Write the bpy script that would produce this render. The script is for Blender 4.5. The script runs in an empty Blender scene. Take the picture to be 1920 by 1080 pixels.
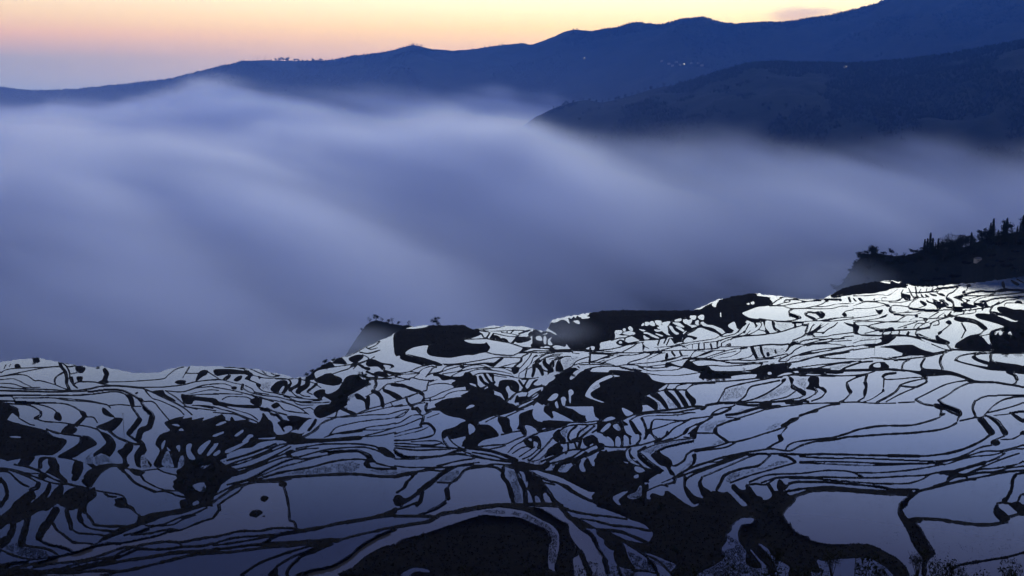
import bpy, math, random
import numpy as np
from mathutils import Vector, Matrix

random.seed(7)
RNG = np.random.RandomState(11)
sc = bpy.context.scene
COL = sc.collection

# ---------------------------------------------------------------- camera
CZ = 620.0                                   # height of the viewpoint above the valley floor
FPX = 2133.33                                # 40 mm lens, in pixels of the 1920 px wide photograph
HORIZON = 170.0
PITCH = math.atan((540 - HORIZON) / FPX)
cd = bpy.data.cameras.new('camera'); cam = bpy.data.objects.new('camera', cd); COL.objects.link(cam)
cam.location = (0, 0, CZ); cam.rotation_euler = (math.pi / 2 - PITCH, 0, 0)
cd.lens = 40; cd.sensor_width = 36; cd.clip_start = 0.5; cd.clip_end = 60000
sc.camera = cam

# ---------------------------------------------------------------- sky, sun, exposure
SUN_AZ = math.radians(13)                    # the sun is still behind the right-hand ridge
w = bpy.data.worlds.new('World'); sc.world = w; w.use_nodes = True
nt = w.node_tree; N = nt.nodes; LK = nt.links
for n in list(N): N.remove(n)
def node(tree, t, **k):
    n = tree.nodes.new(t)
    for a, b in k.items(): setattr(n, a, b)
    return n
def mth(tree, op, a, b=None, clamp=False):
    n = node(tree, 'ShaderNodeMath', operation=op, use_clamp=clamp)
    for i, x in enumerate((a, b)):
        if x is None: continue
        if isinstance(x, (int, float)): n.inputs[i].default_value = x
        else: tree.links.new(x, n.inputs[i])
    return n.outputs[0]
tc = node(nt, 'ShaderNodeTexCoord')
sep = node(nt, 'ShaderNodeSeparateXYZ'); LK.new(tc.outputs['Generated'], sep.inputs[0])
elev = mth(nt, 'ARCSINE', mth(nt, 'MAXIMUM', sep.outputs[2], 0.0))
fac = mth(nt, 'POWER', mth(nt, 'DIVIDE', elev, math.pi / 2), 0.5)
hl = mth(nt, 'SQRT', mth(nt, 'ADD', mth(nt, 'MULTIPLY', sep.outputs[0], sep.outputs[0]), mth(nt, 'MULTIPLY', sep.outputs[1], sep.outputs[1])))
dot = mth(nt, 'DIVIDE', mth(nt, 'ADD', mth(nt, 'MULTIPLY', sep.outputs[0], math.sin(SUN_AZ)), mth(nt, 'MULTIPLY', sep.outputs[1], math.cos(SUN_AZ))), mth(nt, 'MAXIMUM', hl, 1e-4))
glow = mth(nt, 'POWER', mth(nt, 'MULTIPLY_ADD', dot, 0.5), 13.0)
glow.node.inputs[0].links[0].from_node.inputs[2].default_value = 0.5
SKYMAX = 5.0
def ramp(stops):
    r = node(nt, 'ShaderNodeValToRGB'); LK.new(fac, r.inputs[0])
    e = r.color_ramp.elements
    for i, (deg, c) in enumerate(stops):
        p = math.sqrt(deg / 90.0)
        x = e[i] if i < 2 else e.new(p)
        x.position = p
        x.color = (c[0] / SKYMAX, c[1] / SKYMAX, c[2] / SKYMAX, 1)
    return r.outputs[0]
sunward = ramp([(0, (.95, .78, .60)), (90, (.195, .245, .47)), (1.6, (1.6, .90, .42)), (3.0, (1.85, 1.25, .44)), (4.6, (2.05, 1.7, .92)), (6.5, (5.0, 4.9, 4.2)), (8.5, (4.4, 4.5, 4.1)), (11.5, (2.0, 2.25, 2.45)),  # unseen glow band just above the view, raised to brighten the fog
                (14, (1.35, 1.58, 2.1)), (16.5, (.66, .88, 1.6)), (22, (.165, .215, .56)), (35, (.20, .25, .52))])
away = ramp([(0, (.30, .42, .50)), (90, (.195, .245, .47)), (1.5, (.34, .44, .42)), (2.6, (1.08, .57, .33)), (3.6, (1.28, .82, .32)), (5, (1.3, 1.0, .5)), (8, (1.3, 1.28, 1.05)), (12, (.62, .72, .90)),
             (14, (.28, .36, .56)), (16.5, (.10, .145, .33)), (22, (.05, .072, .22)), (35, (.145, .185, .40))])
mix = node(nt, 'ShaderNodeMix', data_type='RGBA'); LK.new(glow, mix.inputs[0]); LK.new(away, mix.inputs[6]); LK.new(sunward, mix.inputs[7])
bg = node(nt, 'ShaderNodeBackground'); LK.new(mix.outputs[2], bg.inputs[0]); bg.inputs[1].default_value = SKYMAX
wo = node(nt, 'ShaderNodeOutputWorld'); LK.new(bg.outputs[0], wo.inputs[0])
w.cycles.sampling_method = 'MANUAL'; w.cycles.sample_map_resolution = 512

sd = bpy.data.lights.new('sun', 'SUN'); sun = bpy.data.objects.new('sun', sd); COL.objects.link(sun)
sd.energy = 0.08; sd.angle = math.radians(8); sd.color = (1, .8, .6)
sun.rotation_euler = Vector((math.sin(SUN_AZ), math.cos(SUN_AZ), math.tan(math.radians(1.0)))).to_track_quat('Z', 'Y').to_euler()

vs = sc.view_settings
vs.view_transform = 'Standard'; vs.look = 'None'; vs.exposure = 0.52; vs.gamma = 1.0; vs.use_curve_mapping = False
cy = sc.cycles
cy.max_bounces = 20; cy.diffuse_bounces = 2; cy.glossy_bounces = 3; cy.transmission_bounces = 2; cy.volume_bounces = 18
cy.transparent_max_bounces = 48; cy.volume_step_rate = 2.0; cy.volume_max_steps = 256
cy.sample_clamp_indirect = 4.0
cy.use_denoising = True

# ---------------------------------------------------------------- helpers
SP, CP = math.sin(PITCH), math.cos(PITCH)
def ray(u, v):
    """direction through photo pixel u, v, scaled so that its y component is 1"""
    x = (u - 960) / FPX; y = (540 - v) / FPX
    dy = CP + y * SP; dz = -SP + y * CP
    return x / dy, dz / dy                    # x per metre of y, z per metre of y
def at(u, v, Y):
    a, b = ray(u, v); return np.array((a * Y, Y, CZ + b * Y))

def mat(name, base, rough=.9, spec=.2, noise=None, bump=0.0, scale=1.0):
    m = bpy.data.materials.new(name); m.use_nodes = True
    t = m.node_tree; b = t.nodes['Principled BSDF']
    b.inputs['Base Color'].default_value = (*base, 1); b.inputs['Roughness'].default_value = rough
    b.inputs['Specular IOR Level'].default_value = spec
    if noise:
        c = node(t, 'ShaderNodeTexCoord')
        n = node(t, 'ShaderNodeTexNoise'); n.inputs['Scale'].default_value = scale; n.inputs['Detail'].default_value = 8; n.inputs['Roughness'].default_value = .65
        t.links.new(c.outputs['Object'], n.inputs['Vector'])
        r = node(t, 'ShaderNodeValToRGB'); r.color_ramp.elements[0].position = .35; r.color_ramp.elements[1].position = .68
        r.color_ramp.elements[0].color = (*base, 1); r.color_ramp.elements[1].color = (*noise, 1)
        t.links.new(n.outputs['Fac'], r.inputs[0]); t.links.new(r.outputs[0], b.inputs['Base Color'])
        if bump:
            bp = node(t, 'ShaderNodeBump'); bp.inputs['Strength'].default_value = .7; bp.inputs['Distance'].default_value = bump
            t.links.new(n.outputs['Fac'], bp.inputs['Height']); t.links.new(bp.outputs[0], b.inputs['Normal'])
    return m

def vol(name, color, density, g):
    m = bpy.data.materials.new(name); m.use_nodes = True; t = m.node_tree
    t.nodes.remove(t.nodes['Principled BSDF'])
    v = node(t, 'ShaderNodeVolumePrincipled'); v.inputs['Color'].default_value = (*color, 1)
    v.inputs['Density'].default_value = density; v.inputs['Anisotropy'].default_value = g
    v.inputs['Density Attribute'].default_value = ''
    t.links.new(v.outputs[0], [n for n in t.nodes if n.type == 'OUTPUT_MATERIAL'][0].inputs['Volume'])
    return m

def link(name, me, parent=None, m=None):
    o = bpy.data.objects.new(name, me); COL.objects.link(o)
    if me is not None:
        me.name = name
        if m is not None: me.materials.append(m)
    if parent is not None: o.parent = parent
    return o

def mesh_np(verts, faces, smooth=False):
    """verts n x 3, faces n x 3 or n x 4 arrays"""
    verts = np.asarray(verts, np.float32); faces = np.asarray(faces, np.int32)
    me = bpy.data.meshes.new('m'); k = faces.shape[1]
    me.vertices.add(len(verts)); me.vertices.foreach_set('co', verts.ravel())
    me.loops.add(faces.size); me.loops.foreach_set('vertex_index', faces.ravel())
    me.polygons.add(len(faces)); me.polygons.foreach_set('loop_start', np.arange(0, faces.size, k, dtype=np.int32))
    me.polygons.foreach_set('use_smooth', np.full(len(faces), smooth))
    me.update(calc_edges=True); me.validate()
    return me

def tag(o, label=None, cat=None, group=None, kind=None):
    if label: o['label'] = label
    if cat: o['category'] = cat
    if group: o['group'] = group
    if kind: o['kind'] = kind
    return o

def copy_tree(o):
    c = o.copy(); COL.objects.link(c)
    for ch in list(o.children):
        d = ch.copy(); COL.objects.link(d); d.parent = c
    return c

def grid_faces(nv, nu, keep=None):
    i = (np.arange(nv - 1)[:, None] * nu + np.arange(nu - 1)[None, :])
    f = np.stack([i, i + nu, i + nu + 1, i + 1], -1).reshape(-1, 4)
    return f if keep is None else f[keep.ravel()]

HAZE_D = 0.000016
PLAN = '''
T 0 660 4.0
L9 0,160 60,130 200,120 440,110
L9 0,185 120,160 220,140 330,120 440,108
L9 0,185 120,170 200,178 260,215 300,215 410,245 470,270 540,290
L8 0,210 100,200 180,235 240,265
L8 0,235 100,240 180,265 300,265
L11 0,262 140,275 300,280 420,285 540,295
L15 0,290 200,295 420,300 540,292 660,280 760,258 900,255 1060,270
L9 30,125 45,95
L9 70,110 80,90
B 110,95 140,88 155,115 115,120
L26 445,75 460,110 490,150 500,200 500,235 520,280
L15 480,150 430,180 410,210 415,240
L13 500,110 520,150 525,200 545,240 580,270
L11 470,85 510,110 560,105
L15 540,190 550,240
B 570,110 640,115 630,150 600,160 570,140
B 575,185 620,185 610,225 580,215
B 250,45 290,45 295,75 250,75
L9 530,165 580,155
L11 560,240 590,225 700,225 770,240
L8 460,80 540,92 620,105
L36 785,135 800,165 790,195 780,225
B 725,235 790,200 815,235
L8 815,225 960,222 1120,212 1230,200 1260,175 1320,130 1380,112
L10 770,240 860,255 960,262 1100,265 1240,262 1380,245 1460,225 1560,212 1640,205
L9 1420,110 1390,160 1370,195
B 1310,225 1340,210 1395,215 1380,240 1330,240
L7 1390,160 1490,160
B 1490,155 1520,135 1560,140 1550,170 1520,185 1480,215 1465,215
L9 1560,150 1640,200
L9 1240,290 1360,300 1480,270 1600,258
L9 1380,300 1500,255 1600,240
L8 1400,320 1560,285 1640,288
L9 1380,330 1520,318 1640,318
B 1360,315 1420,325 1540,340 1620,350 1640,390 1560,375 1460,365 1440,390 1390,390 1365,360
L10 540,300 700,290 800,278 920,285 1000,320 1040,345
L13 0,325 180,325 400,325 560,325 700,315 820,300 900,302 960,325
B 940,325 970,320 1000,345 1010,400 990,420 975,390 960,350
B 1020,340 1060,345 1080,370 1060,385
L15 1020,310 1030,305
L18 1060,385 1080,405 1105,430
L9 1000,408 1060,408
L9 820,402 900,395 970,402
L10 100,345 240,345 400,345 520,365 640,370 740,385 800,395 830,420
L9 440,345 640,362 720,375 790,395
L13 0,365 120,370 300,380 460,385 540,405 600,440
B 595,435 640,450 645,470 615,480 600,455
L11 0,335 80,330 120,370
L12 0,380 100,390 220,400 290,435 310,460 290,490
L24 305,450 305,475 265,495
L10 200,385 320,400 400,430 430,460
B 415,455 445,455 465,495 450,520 405,500
L9 0,395 80,400 140,430
B 0,400 100,415 140,440 145,490 110,470 90,460 60,500 40,525 10,510 0,480
L10 140,495 220,540 260,550
L11 260,495 330,520 460,530 560,545 660,560 730,580
L32 640,480 600,520 575,545
L11 640,488 700,490 730,530
B 720,560 800,525 860,490 830,460 800,430 770,415 765,440 780,470 840,490 915,495 910,530 850,590 800,590 760,580
B 510,545 560,560 580,585 545,615 480,615 455,600
L15 350,580 420,605 520,620 600,632
B 0,520 100,525 190,550 280,570 350,590 400,630 500,660 470,720 420,760 380,775 300,775 200,790 0,800
W 70,632 150,632 150,645 80,640
B 600,632 660,630 700,655 728,690 690,715 640,740 560,790 500,800 430,785 510,735 590,680
B 750,600 800,610 840,640 870,690 860,740 820,790 790,790 760,760 700,790 690,770 790,690 780,650
L15 730,580 760,605
L18 820,595 880,640 940,665 1000,690 1050,690
B 950,680 1000,695 990,740 950,790 960,850 920,860 920,800 880,745 920,720
L18 990,415 1030,470 1050,500
L38 1045,510 1000,570 965,610
L16 960,620 1010,655 1055,685 1030,690
L16 1105,430 1140,455 1150,480
L46 1140,490 1120,560 1060,590 1040,640
L16 1040,650 1080,690
B 1080,680 1100,740 1080,780 1120,820 1140,850 1110,870 1060,870 1020,850 1005,780 1030,730
W 1060,780 1090,775 1110,830 1120,860 1075,880 1055,850
L10 1090,290 1140,345 1200,365 1280,400 1340,430 1380,470
L10 1080,372 1150,375 1200,430 1250,490 1265,505
L12 1060,270 1140,300 1220,340 1300,375 1380,420 1440,470
B 1130,300 1220,285 1240,315 1300,350 1320,370 1280,360 1220,335
L10 1240,290 1320,340 1400,405 1480,430
L10 1380,410 1500,425 1620,440
L10 1440,400 1560,405 1640,422
L10 1480,400 1600,425
B 1240,520 1380,480 1370,500 1440,490 1440,510 1530,490 1520,515 1600,490 1690,490 1700,800 1640,830 1640,1040 1500,1060 1400,1075 1330,1040 1300,1000 1340,940 1320,900 1340,870 1290,870 1230,860 1190,870 1150,840 1200,740 1165,690 1200,620 1275,590 1250,560
W 1620,550 1680,520 1690,525 1650,550
W 1590,630 1670,598 1675,605 1610,632
W 1480,740 1510,700 1560,665 1580,670 1530,740 1500,770
W 1550,770 1600,700 1640,680 1620,720 1570,775
W 1400,700 1440,690 1430,740 1465,800 1430,810 1400,770
W 1210,690 1240,660 1235,700 1215,735
W 1225,790 1260,740 1300,840 1300,865 1215,850
W 1330,870 1350,790 1375,780 1380,840 1350,875
W 1250,710 1280,740 1260,740
W 1285,545 1330,540 1350,560
W 1340,590 1360,570 1380,590
W 1320,710 1350,700 1345,750
W 1500,870 1540,840 1580,840 1520,880
W 1450,1000 1510,980 1540,1000 1540,1040 1490,1045
L14 140,835 240,870 300,890
B 140,830 190,780 260,785 240,830 200,860
B 290,800 330,785 390,790 420,800 440,860 440,890 380,870 360,830 360,800 320,820 300,870 285,870
B 560,820 620,830 620,890 580,880 535,920
B 430,785 540,800 620,825 700,840 740,870 800,845 850,835 860,855 790,880 730,900 700,880 650,840
W 715,780 790,770 850,830 750,855 715,835
W 620,825 690,750 700,800 700,835
S 1060,780 1090,775 1110,830 1120,860 1075,880 1055,850
S 1225,790 1260,740 1300,840 1300,865 1215,850
S 1330,870 1350,790 1375,780 1380,840 1350,875
S 715,780 790,770 850,830 750,855 715,835
S 620,825 690,750 700,800 700,835
S 800,640 840,640 850,700 820,700
T 0 870 4.8
L26 0,45 80,50 150,65 200,80
L14 150,80 250,95 340,125 430,160 520,180 620,185
L16 130,5 260,30 340,60 400,90 470,130 560,165 650,190 740,210 830,230
L9 160,75 280,85 350,85
B 350,90 400,80 430,105 400,135 355,125
B 440,45 470,0 530,0 540,80 600,140 600,170 520,130 450,90 410,75
B 345,0 380,0 375,40 345,45
B 645,130 680,10 690,0 740,5 745,60 715,120 690,150 660,150
B 740,130 790,60 830,40 800,10 880,20 920,40 1000,10 1060,10 1060,25 1000,30 920,80 850,170 820,210 780,200 740,170
W 720,120 740,105 750,130 730,140
L16 880,20 980,5 1060,10
B 1060,0 1160,0 1150,30 1090,60 1050,25
L24 1070,30 1140,90 1210,165 1300,210 1370,240 1400,250
L16 1400,250 1500,250 1600,285 1680,300
B 1160,40 1290,60 1300,80 1260,105 1210,100
L9 1120,40 1160,45
L9 1290,60 1420,45
L22 1270,105 1300,150
L12 1300,150 1370,190 1450,225 1540,240 1640,245
L12 1420,45 1480,75 1560,95 1620,110
B 1600,0 1920,0 1920,350 1880,380 1760,400 1640,400 1620,370 1620,330 1670,310 1640,260 1580,240 1555,200 1580,190 1555,160 1590,130 1580,100 1620,90 1600,60 1650,40
W 1735,200 1760,185 1790,195 1830,165 1850,190 1850,220 1820,245 1770,235
W 1735,345 1780,330 1790,355 1740,375
L36 0,130 40,180 60,240 60,290 30,340 0,380
L16 0,65 80,75 140,130 200,180 260,205
L13 180,85 270,125 340,165
L42 345,180 330,210 280,235
B 270,235 310,250 325,300 280,340 250,400 150,500 60,545 0,590 0,480 90,400 130,340
B 450,170 465,200 450,260 420,300 430,340 330,430 240,480 180,520 100,540 90,520 200,430 300,330 330,310 400,240 430,180
B 545,180 575,210 570,260 560,300 540,350 430,420 390,420 350,410 440,300 470,250
B 580,260 650,215 750,220 800,235 850,205 870,270 860,300 790,360 780,440 760,450 740,440 700,400 640,420 600,400 560,380 540,360
W 430,425 510,360 525,368 460,420
B 300,330 600,300 560,380 530,360 480,370 430,410 360,420 240,480
L52 120,540 110,600 70,680 20,730
B 0,680 60,650 40,740 0,760
L58 250,480 230,580 200,680 190,720
L18 190,725 280,745 380,755 470,785 520,820
L64 500,420 440,520 390,580 350,660
L22 350,680 430,720 530,745 620,770 660,800
L22 480,540 510,590 560,630 610,670 650,700 680,710
L14 680,712 760,712 830,720
L36 600,420 615,480 635,540 640,580
L16 640,580 700,620 790,630 880,635 950,650
L42 720,420 715,470 730,510
L16 730,510 770,560 860,590 960,600 1020,608
L24 780,450 820,500 840,540
L22 840,545 950,560 1060,560 1150,565 1220,545
B 880,700 930,650 1000,620 1060,580 1150,550 1220,530 1240,470 1250,450 1280,470 1360,440 1440,430 1520,420 1600,405 1700,390 1760,400 1640,430 1500,470 1380,510 1290,545 1180,590 1100,625 1000,665 900,705 830,740 740,780 650,810 540,840 440,850 290,870 150,900 0,960 0,900 200,870 300,850 450,830 560,815 680,790 800,745
L12 870,240 950,255 1050,270 1110,290 1130,320
L16 940,265 980,290 1040,295
B 1030,320 1060,310 1130,300 1150,360 1200,385 1230,440 1260,470 1230,450 1160,400 1080,395 1030,370 1040,345
L12 1290,545 1400,500 1500,465 1640,440 1780,395 1900,360
L14 1120,640 1240,610 1340,570 1480,540 1600,490 1740,450 1860,395
L14 1180,640 1340,625 1480,595 1600,590
L12 1310,555 1440,555 1560,545 1640,500 1760,460
L16 970,710 1100,710 1240,685 1400,650 1520,610 1640,590 1760,540 1860,505 1920,490
B 1480,590 1540,575 1600,590 1560,615 1500,620
L24 0,985 130,935 280,905 420,870 540,830 700,790 800,755 950,720 1080,715
L18 300,930 500,895 700,875 850,840 1000,790 1120,750 1250,745
L20 400,960 560,940 720,890 860,860 1010,840 1100,790 1230,740 1360,715 1500,700 1640,705 1760,680 1920,655
L20 540,975 700,930 880,890 1040,850 1180,790 1260,765 1400,770 1560,760 1640,745 1800,740 1920,715
L28 600,980 800,930 1000,890 1200,860 1400,830 1560,800 1740,790 1920,780
L12 1600,710 1650,740
L24 660,980 900,960 1060,970 1240,940 1440,890 1600,850 1760,815 1920,800
L16 900,1005 1060,975
L32 0,960 200,960 400,975 660,980
L26 0,1000 200,990 420,985
L16 0,770 100,815 200,845 300,860
S 50,740 160,700 280,750 420,790 440,830 300,850 180,820 60,770
T 400 600 4.8
B 0,450 80,440 200,445 340,470 350,510 280,490 120,490 30,505
L10 100,425 200,430 300,450 340,480
L10 250,430 330,440 420,480 520,510 590,505
L10 420,440 480,490
L10 500,460 540,490 600,500
L9 340,490 440,520 580,525 660,530 700,560
B 85,530 130,495 160,500 140,530 100,545
B 180,540 220,505 260,500 255,530 215,555
B 280,530 310,500 340,500 325,540
B 400,505 425,510 415,535
L11 0,540 80,540 200,570 260,580
L30 265,585 255,620
L11 260,610 330,650 450,680 560,690 680,720 780,735 960,725
L11 290,590 350,620 380,650 500,670
L11 320,540 400,570
B 385,565 430,580 420,605 390,595
L11 400,600 450,640 560,660 700,690 820,710 980,720
L10 0,575 100,575 160,595
B 165,600 210,600 205,625 165,620
L11 0,605 100,620 200,640 300,665 420,700 540,735
L10 0,662 120,665 260,670
L11 80,715 130,690 220,690 300,695 350,720
B 330,730 370,700 430,690 440,740 420,780 360,760
B 0,720 60,735 200,760 350,765 430,790 300,795 120,775 0,765
L16 430,785 540,820 660,855
L10 340,670 480,710 620,740 760,785 860,850
L10 600,720 700,760 800,800
B 520,770 570,740 600,770 550,800
L12 590,760 640,810 740,830 840,840
L12 680,700 780,740 920,745 1050,740
L10 690,690 760,760 900,765
L10 800,800 870,790 900,810
B 510,620 580,550 660,545 670,590 640,650 600,660 560,660
W 590,650 620,600 640,600 615,650
L28 700,570 660,620 630,655
L20 690,545 700,570
L32 780,530 770,580 720,610 690,630
L12 690,630 740,680 800,700
L46 850,545 840,590 790,620 760,645
L12 760,645 800,680 870,690
L24 930,575 890,610 850,640
L12 845,650 890,670
L10 560,530 640,535 760,530 930,575
L10 930,585 970,610
B 900,660 940,630 1000,625 1010,670 980,700 970,720 920,690
B 915,530 1020,485 1100,500 1160,530 1140,580 1060,590 960,570 920,555
B 1150,580 1200,510 1290,490 1340,530 1400,545 1380,590 1280,650 1210,690 1200,760 1100,830 960,885 900,830 940,770 1010,760 1060,730 1000,690 1010,660 1100,640
W 1010,640 1090,605 1140,600 1080,650 1020,665
W 950,738 1050,730 1040,758 960,755
B 900,440 960,390 1040,370 1080,400 1080,425 960,450 910,480 920,530 860,540 830,520
L9 1060,360 1150,335 1240,315 1380,240 1500,190
L10 1080,390 1180,395
B 1080,370 1150,340 1180,360 1200,400 1100,390
B 1220,340 1300,310 1350,320 1340,350 1280,385 1230,370
L10 1340,310 1400,350 1300,390
L10 1450,330 1380,370 1300,400 1180,450 1060,490
L10 920,455 1040,430 1180,410 1300,390
B 1370,390 1430,350 1520,385 1600,395 1630,420 1580,440 1600,415 1530,405 1550,440 1520,450 1480,420 1400,420
L26 1310,400 1360,430 1400,440
L10 1060,480 1000,490
L10 1250,390 1220,440 1150,460
L12 1300,400 1260,440
L10 1400,255 1460,230 1500,195
L14 1320,290 1400,300 1500,270
L10 1380,250 1420,265 1480,250
L16 1340,470 1350,500 1400,520 1480,515
L20 1380,465 1440,490 1480,500
B 1440,480 1500,460 1570,490 1570,515 1500,510
L28 1540,460 1610,480 1680,490
L10 1560,510 1680,490
L10 1440,530 1560,525 1640,522
L10 1350,540 1460,535 1600,530
L26 1460,545 1465,580 1450,610
L38 1435,640 1480,660 1510,700 1525,770
L12 1400,675 1440,655
L12 1545,590 1490,640
B 1270,670 1300,660 1350,690 1370,710 1380,690 1410,690 1405,790 1370,800 1360,740 1330,720 1290,710
L10 1370,690 1400,675
B 1530,620 1580,630 1660,665 1700,700 1650,715 1580,670 1530,645
L12 1530,620 1560,580 1610,575
L32 1610,580 1650,587
L10 1520,770 1600,740 1700,710 1780,680
L10 1405,800 1520,770
L16 1280,850 1400,800
L32 1160,800 1230,830 1280,850
L10 1600,750 1615,775
L11 1090,880 1280,850 1400,825 1560,790 1700,760
L10 1020,880 1090,875
L16 1200,760 1130,800 1100,870
B 660,870 720,860 840,880 920,880 850,900 760,980 720,990 690,1010 640,1010 600,960 580,920 640,900 690,910
W 630,970 700,950 710,990 660,1010
B 0,920 80,900 180,910 280,900 400,930 450,850 490,890 530,920 545,1000 540,1056 0,1056
W 20,945 80,915 120,920 50,950
W 190,1040 260,990 270,1000 220,1045
W 0,1040 80,1005 90,1015 20,1050
W 300,1056 320,1030 360,1035 350,1056
L12 0,780 60,800 180,830 280,870 380,910 410,935
L12 0,830 100,840 200,850 320,900
L11 60,770 200,810 330,850 400,900
L28 450,850 480,890
L32 570,850 610,890
L11 430,800 560,850 660,920
L11 480,790 570,830
B 60,900 80,860 110,900
B 150,900 165,870 190,905
B 0,900 20,860 40,900
L10 760,990 800,940
L28 860,990 900,940 920,900
L12 800,1050 880,1010 940,960 1000,910 1100,880
L11 820,1056 930,990 980,930 1080,890
L12 1040,1040 1100,970 1200,940 1320,915 1480,895 1620,880 1740,820
L11 1060,1030 1200,1005 1320,985 1420,960 1560,945 1640,925
L11 1200,1010 1340,990 1480,990 1640,970
L11 1370,1040 1500,1010 1600,980 1640,965
L11 1000,1056 1100,1025 1200,1020 1340,1000
L11 1280,1056 1500,1040 1640,1010
L11 1100,875 1250,870 1400,855 1560,850 1640,830
S 430,560 520,560 500,630 440,620
T 400 800 3.857
B 0,40 150,20 250,60 330,90 440,90 450,60 500,60 560,40 640,50 690,20 640,80 840,85 1050,65 1060,95 860,110 700,120 560,130 500,100 350,110 280,150 200,160 100,200 50,240 100,280 170,310 150,350 60,420 0,480
W 0,60 70,38 70,50 10,70
W 150,65 210,22 215,40 170,68
W 210,105 250,65 275,62 255,100 215,112
W 90,170 240,105 250,112 110,190
W 0,200 45,165 50,190 15,212
W 50,245 100,225 110,240 60,250
W 0,125 20,120 15,145
W 440,0 470,0 470,15 440,40
W 510,40 550,10 570,15 540,45
L12 60,300 150,260 280,220 400,170 480,130 560,125
L11 90,290 180,270 310,225 430,175 530,135
L16 100,245 250,200 350,165 450,125
L11 110,320 250,290 380,240 500,180 560,145
L11 170,330 300,290 420,230 480,210 530,190
L11 80,370 200,340 350,280 500,225 600,220
L11 100,420 250,380 380,310 460,270 560,235 640,235
L11 150,420 300,370 400,330 500,290 600,265 700,235 820,205
B 515,190 560,165 600,180 560,200 600,230 560,225 530,210
L12 600,160 760,130 880,125 1040,125 1160,140 1200,160
L10 560,190 640,165 760,155
L11 600,225 740,185 860,160 1000,150 1100,150 1190,175 1250,210 1312,225
L11 640,235 800,210 900,190 1040,180 1080,185
L11 780,185 900,175 1030,170
B 1030,160 1080,175 1140,200 1155,230 1180,260 1130,260 1140,290 1100,290 1085,265 1110,235 1090,210 1050,185
B 1190,150 1240,150 1290,185 1312,205 1312,225 1250,200 1200,180
L11 1180,265 1280,290 1320,293
L16 1110,290 1200,305 1320,305
L14 300,385 420,350 520,325 700,295 830,260 940,240
L11 900,245 1030,235 1110,240
L11 260,400 380,365 470,330
L20 330,395 460,380 560,365 720,355 900,345 1050,345 1200,360 1320,362
L12 160,430 300,405 420,400 490,400
B 480,400 525,400 530,425 500,435 475,425
L11 490,395 560,380
L16 0,545 80,490 160,440 260,410 330,380
L11 0,500 120,440 200,400
L13 210,435 180,470 100,520 50,555
L28 40,570 45,600
L16 35,610 0,660
B 345,510 370,500 400,515 375,540 345,535
B 260,630 290,605 340,605 355,625 310,655 265,645
B 355,648 372,642 372,652
L18 510,435 530,500 545,580 550,670
L15 550,680 585,690 600,735
L14 0,800 90,780 200,755 330,755 440,735 560,735 620,745
L14 0,850 120,810 250,795 400,785 520,765 660,745 760,730
L12 0,860 150,840 300,815 440,790
L18 360,840 460,790 600,765 740,740 860,710 1000,680 1120,665 1240,630 1320,595
L14 740,735 900,705 1040,685 1200,655 1320,642
L12 1260,630 1320,620
B 1300,525 1330,490 1390,530 1360,580 1310,550
L18 0,885 100,880 240,860 360,850 480,840 600,835 700,825
B 340,855 500,850 600,830 700,820 860,805 940,815 900,835 740,835 600,855 480,875 380,870
L16 0,910 150,905 300,885 440,870 600,860 740,840 900,830
L22 0,918 60,910
L16 900,825 1040,785 1180,755 1320,720
L16 200,1075 330,990 480,930 640,880 760,850 900,830
L14 460,1010 560,950 700,890 850,840
B 390,1080 420,1040 460,1010 470,1060 460,1080
L18 530,1080 545,1030 620,950 740,900 860,850
L20 600,1080 720,1040 860,1010 980,940 1050,880 1140,820 1240,770 1320,745
L14 640,1075 760,1030 860,1010
B 920,1080 1000,1020 1110,930 1220,870 1330,840 1450,805 1543,780 1543,1080
S 480,345 700,305 1000,250 1080,280 1000,335 700,340
S 1110,310 1300,315 1320,350 1200,340
T 740 590 6.0
B 0,180 200,160 350,140 400,110 560,120 780,115 830,140 900,175 970,205 960,230 880,260 780,285 860,320 1000,325 1030,310 1060,345 1075,370 1040,420 960,435 880,455 800,455 640,485 520,480 400,460 360,420 370,370 370,345 250,360 160,395 120,435 180,450 350,490 500,540 540,570 480,580 420,560 330,575 240,550 110,520 60,490 60,460 0,445
L13 540,555 660,555 800,540 960,515 1120,485 1240,480 1420,485
L18 560,562 700,560 860,560 1000,548 1100,545
B 1000,545 1100,545 1200,480 1230,490 1160,550 1110,590 1060,575
L11 780,280 900,275 1040,270
L16 1040,425 1150,450 1330,460
L16 1040,270 1140,290 1260,310 1380,345 1460,375
B 1450,370 1500,365 1490,400 1400,435 1340,465 1320,455 1400,420
L16 900,175 1000,185 1060,195
L10 1000,180 1130,185 1260,180 1350,175 1500,180
L10 1120,210 1260,240 1380,250 1480,250
L20 1070,205 1040,250 1020,270
B 970,210 985,210 1000,240 1020,265 990,250
L20 1110,215 1080,260
B 1100,230 1170,240 1210,290 1180,290 1150,270 1110,290 1090,270
B 1205,260 1260,275 1280,310 1220,290
L26 1380,245 1340,300 1320,320
B 1360,300 1400,260 1500,255 1540,270 1500,300 1400,320
L14 1340,175 1310,205
L14 1265,180 1265,200
L22 1400,215 1470,190 1520,175
L11 1200,200 1310,215 1420,240
B 1500,225 1530,190 1620,180 1640,210 1580,240 1540,235
L20 1530,240 1500,250
B 1530,340 1570,310 1640,295 1660,310 1600,340 1590,370 1550,370
L14 1320,325 1420,360 1500,370 1560,375
L9 880,160 1000,160 1130,150 1240,130
L8 1000,170 1150,150
L12 1400,435 1520,415 1640,405
L10 1480,400 1560,375 1640,385
L10 1420,435 1600,425
L22 0,655 60,662
L13 60,660 170,640 280,590 420,560
L14 170,640 270,655
L11 0,690 100,670 250,660 320,610 420,580 470,595
L11 200,715 280,660
L18 350,700 400,640 430,600 470,590
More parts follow.
